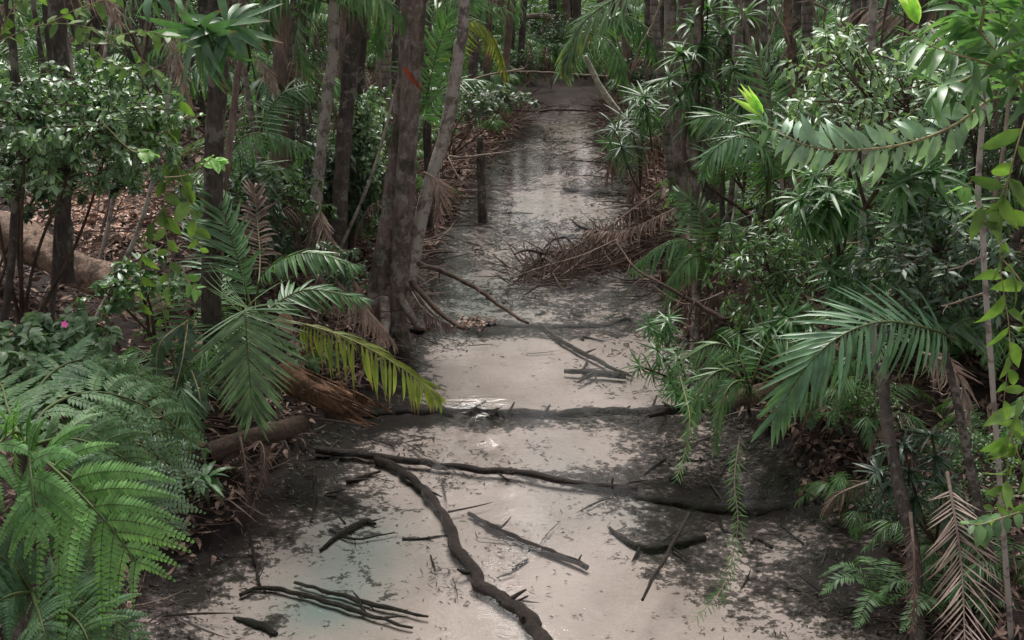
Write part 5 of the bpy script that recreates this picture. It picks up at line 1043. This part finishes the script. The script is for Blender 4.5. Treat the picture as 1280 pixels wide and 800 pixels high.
def clear(x, y, s):      # keep the pale leaf slope, the log and the creek free of filler
    px, py = proj(np.array([x, y, hz(x, y) + .4 * s]))
    if px < 290 and 180 < py < 430 and y < 12.5: return False
    return True
st = np.random.RandomState(99)
for side, N_ in ((-1, 250), (1, 280)):
    for k in range(N_):
        y = 5.5 + 24 * st.rand() ** 1.15; l, r = edges(y); off = .25 + st.rand() ** 1.1 * (1.5 + y * .42); x = l - off if side < 0 else r + off
        kind = st.choice(['palm', 'whorl', 'shrub', 'fern', 'dead'], p=[.38, .10, .27, .10, .15]); s = st.uniform(.5, .95) * (1 + y * .02) * (.55 if off < .6 else 1)
        if kind == 'dead' and side < 0 and y < 8: continue
        if not clear(x, y, s): continue
        place(kind, x, y, s, side)
for k in range(46):     # dead fronds shed around the trunk feet
    sd_ = -1 if k < 16 else 1; px_, py_ = (st.uniform(330, 480), st.uniform(250, 400)) if sd_ < 0 else (st.uniform(835, 990), st.uniform(250, 430)); p = hit(px_, py_); place('dead', p[0], p[1], st.uniform(.45, .8), sd_)
for k in range(64):     # slender palms whose fronds close the upper thicket
    sd_ = -1 if k % 2 else 1; y = st.uniform(7.5, 27); l, r = edges(y); off = .9 + st.rand() * (.8 + y * .36); x = l - off if sd_ < 0 else r + off
    if sd_ < 0 and y < 16 and x < -2.6: continue
    place('slender', x, y, st.uniform(.8, 1.2), sd_)
for i_, (px_, py_, kd, sc_) in enumerate(((1060, 640, 'palm', .45), (1110, 690, 'shrub', .40), (1160, 700, 'palm', .45), (1215, 650, 'shrub', .5), (1100, 760, 'fern', .5), (1260, 740, 'palm', .5), (1030, 560, 'dead', .4), (1130, 620, 'dead', .45), (1180, 780, 'fern', .5), (1085, 560, 'shrub', .4), (1240, 580, 'palm', .55), (1010, 540, 'fern', .45))):
    p = hit(px_, py_); place(kd, p[0], p[1], sc_, 1)
# background wall of plants at the head of the creek and the sides
for k in range(80):
    y = st.uniform(29, 44); x = st.uniform(-14, 12); place(st.choice(['palm', 'whorl', 'shrub', 'fern']), x, y, st.uniform(1.4, 2.6), -1 if x < edges(y)[0] else 1)
for k in range(26):
    y = st.uniform(24.5, 32); l, r = edges(y); place(st.choice(['palm', 'shrub', 'fern', 'dead', 'dead']), l - .5 + (r - l + 1) * st.rand(), y, st.uniform(.6, 1.3), -1 if k % 2 else 1)
# background trunks
TR = []
for i in range(4):
    t = thing('background_tree', (0, 0, 0), None, None); mb = MB(); b = rng.randn(4, 2) * .2
    tube(mb, [[0, 0, -.1], [b[0][0], b[0][1], 2.5], [b[1][0] * 2, b[1][1] * 2, 5.5], [b[2][0] * 2, b[2][1] * 2, 9]], [.12, .10, .09, .06], 9, n=40, rough=.15, seed=i)
    part('trunk', mb, M[['bark_dark', 'bark_palm', 'bark_rust', 'bark_dark'][i]], t); crown(t, np.array([b[2][0] * 2, b[2][1] * 2, 9]), 'p' if i % 2 else 'l', 1.5); TR.append(t)
TD = ['dark trunk', 'ringed grey-brown palm trunk', 'reddish brown trunk', 'crooked blackish trunk']
for k in range(120):
    y = 9 + 36 * st.rand() ** .9
    if y > 30: x = st.uniform(-16, 14)
    else:
        sd = st.choice([-1, 1]); l, r = edges(y); off = .8 + st.rand() * (2 + y * .3); x = l - off if sd < 0 else r + off
    px, py = proj(np.array([x, y, 1.5]))
    if px < 250 and y < 13 : continue
    i = k % 4; t = copy_tree(TR[i]) if TR[i].get('label') else TR[i]; s = st.uniform(.35, .85); t.location = (x, y, hz(x, y) - .05); t.rotation_euler = (st.randn() * .05, st.randn() * .05, st.rand() * 6.3); t.scale = (s, s, st.uniform(.85, 1.2))
    if x < -2 and 9 < y < 21:
        for ch in t.children:
            if ch.name.startswith('crown'): ch.scale = (.3, .3, .3)
    side = 'left' if x < edges(y)[0] else 'right'; dist = 'near' if y < 18 else ('middle' if y < 30 else 'far')
    t['label'] = f"slender {TD[i]} standing in the {dist} {side} forest gloom"; t['category'] = 'tree'; t['group'] = f"{TD[i]}s in the {dist} {side} forest"
for k in range(10):
    y = 17 + k * 1.9; l, r = edges(y); x = (l - .5) if k % 2 else (r + .5); t = copy_tree(TR[0 if k % 4 < 2 else 2]); t.location = (x, y, hz(x, y) - .05)
    t.rotation_euler = (0, (.10 if k % 2 else -.10), st.rand()); t.scale = (.75, .75, 1.0); sd_ = 'left' if k % 2 else 'right'
    t['label'] = f"slim trunk leaning out over the {sd_} water edge of the upper creek"; t['category'] = 'tree'; t['group'] = f"slim leaning trunks on the {sd_} edge of the upper creek"
for k in range(34):
    sd_ = -1 if k % 3 == 0 else 1; y = st.uniform(6.5, 15); l, r = edges(y); off = .5 + st.rand() * (.8 + y * .25); x = l - off if sd_ < 0 else r + off
    i = [0, 2, 1, 3][k % 4]; t = copy_tree(TR[i]); s_ = st.uniform(.18, .42); t.location = (x, y, hz(x, y) - .05); t.rotation_euler = (st.randn() * .07, st.randn() * .10, st.rand() * 6.3); t.scale = (s_, s_, st.uniform(.8, 1.1))
    t['label'] = f"thin {TD[i].replace(' trunk', '').replace(' palm', '')} sapling stem rising through the {WHERE[sd_]} bank thicket"; t['category'] = 'sapling'; t['group'] = f"thin {TD[i].split()[0]} sapling stems on the {WHERE[sd_]} bank"
for k in range(62):
    y = st.uniform(23, 46); x = st.uniform(-12, 9)
    if k > 39: y = st.uniform(26, 35); x = st.uniform(-8, 3); t = copy_tree(TR[k % 4]); s_ = st.uniform(.9, 1.3); t.location = (x, y, hz(x, y) - .05); t.rotation_euler = (st.randn() * .04, st.randn() * .04, st.rand() * 6.3); t.scale = (s_, s_, .75)
    for ch in t.children:
        if ch.name.startswith('crown'): ch.scale = (3.0, 3.0, 2.0)  # oversized crowns, added to throw shade on the far creek end
    t['label'] = f"{TD[k % 4]} added to shade the dark forest beyond the head of the creek"; t['category'] = 'tree'; t['group'] = f"{TD[k % 4]}s added for shade beyond the head of the creek"
LN = []
for i in range(3):
    q = st.randn(5, 2) * .12; mb = MB(); tube(mb, [[q[0][0], q[0][1], -.05], [q[1][0], q[1][1], 1.2], [q[2][0] * 2, q[2][1], 2.4], [q[3][0] * 2, q[3][1], 3.6], [q[4][0] * 3, q[4][1], 5.2]], [.014, .012, .010, .008], 6, n=50, rough=.2, seed=i)
    LN.append(solo('liana', mb, M[['stem_pale', 'stem_brown', 'bark_pale'][i]], None, None))
LD = ['pale', 'brown', 'mottled']
for k in range(60):
    sd_ = -1 if k % 5 < 2 else 1; y = st.uniform(6, 18); l, r = edges(y); off = .3 + st.rand() * (.8 + y * .3); x = l - off if sd_ < 0 else r + off; i = k % 3
    t = LN[i] if k < 3 else copy_tree(LN[i]); z_ = st.uniform(.5, 1.1); t.location = (x, y, hz(x, y) - .02); t.rotation_euler = (st.randn() * .12, st.randn() * .18, st.rand() * 6.3); t.scale = (st.uniform(.7, 1.5),) * 2 + (z_,)
    t['label'] = f"{LD[i]} slender liana stem winding up through the {WHERE[sd_]} bank greenery"; t['category'] = 'liana'; t['group'] = f"{LD[i]} lianas on the {WHERE[sd_]} bank"
# unused templates
for kind in TP:
    for t in TP[kind]:
        if t.name not in used:
            for ch in list(t.children_recursive): bpy.data.objects.remove(ch)
            bpy.data.objects.remove(t)

# far undergrowth that reads as one mass
st = np.random.RandomState(123); n = 26000; y = st.uniform(24, 46, n); x = st.uniform(-18, 16, n); l, r = edges(y); k = (x < l - .6) | (x > r + .6) | (y > 32); x, y = x[k], y[k]; n = len(x)
hh = (fbm(x * .5, y * .5, 90) * .9 + .9).clip(.1, 3); z = hgt(x, y) + st.rand(n) * hh; mb = MB()
multi(mb, T_SML, np.stack([x, y, z], -1), st.randn(n, 3), st.randn(n, 3) * .5 + [0, -.3, 1.], st.uniform(.15, .4, n), .08)
solo('far_undergrowth', mb, M['canopy'], 'dim far undergrowth filling the forest floor behind the creek', 'undergrowth', kind='stuff')

# ================================================================== LIGHT
w = bpy.data.worlds.new('World'); sc.world = w; w.use_nodes = True; nt = w.node_tree
sky = nt.nodes.new('ShaderNodeTexSky'); sky.sky_type = 'NISHITA'; sky.sun_disc = False; sky.sun_elevation = radians(60); sky.sun_rotation = radians(-4); sky.air_density = 1.0; sky.dust_density = 4.0; sky.ozone_density = .6
bg = nt.nodes['Background']; hs = nt.nodes.new('ShaderNodeHueSaturation'); hs.inputs['Saturation'].default_value = .22; nt.links.new(sky.outputs[0], hs.inputs['Color']); mm = nt.nodes.new('ShaderNodeMix'); mm.data_type = 'RGBA'; mm.blend_type = 'MULTIPLY'; mm.inputs[0].default_value = 1; nt.links.new(hs.outputs[0], mm.inputs[6]); mm.inputs[7].default_value = (1.06, 1.0, .97, 1); nt.links.new(mm.outputs[2], bg.inputs[0]); bg.inputs[1].default_value = .15
sd = bpy.data.lights.new('sun', 'SUN'); sun = bpy.data.objects.new('sun', sd); COL.objects.link(sun); sd.energy = 5.0; sd.angle = radians(34); sd.color = (1, .97, .93)
az, el = radians(-4), radians(60)     # ahead of the camera and slightly left
dirv = np.array([sin(az) * cos(el), cos(az) * cos(el), sin(el)])
import mathutils
sun.rotation_euler = mathutils.Vector(dirv).to_track_quat('Z', 'Y').to_euler()
sc.view_settings.view_transform = 'Standard'; sc.view_settings.look = 'None'; sc.view_settings.exposure = 0
sc.cycles.max_bounces = 6; sc.cycles.diffuse_bounces = 3; sc.cycles.glossy_bounces = 3; sc.cycles.transmission_bounces = 4; sc.cycles.transparent_max_bounces = 8
sc.cycles.caustics_reflective = False; sc.cycles.caustics_refractive = False
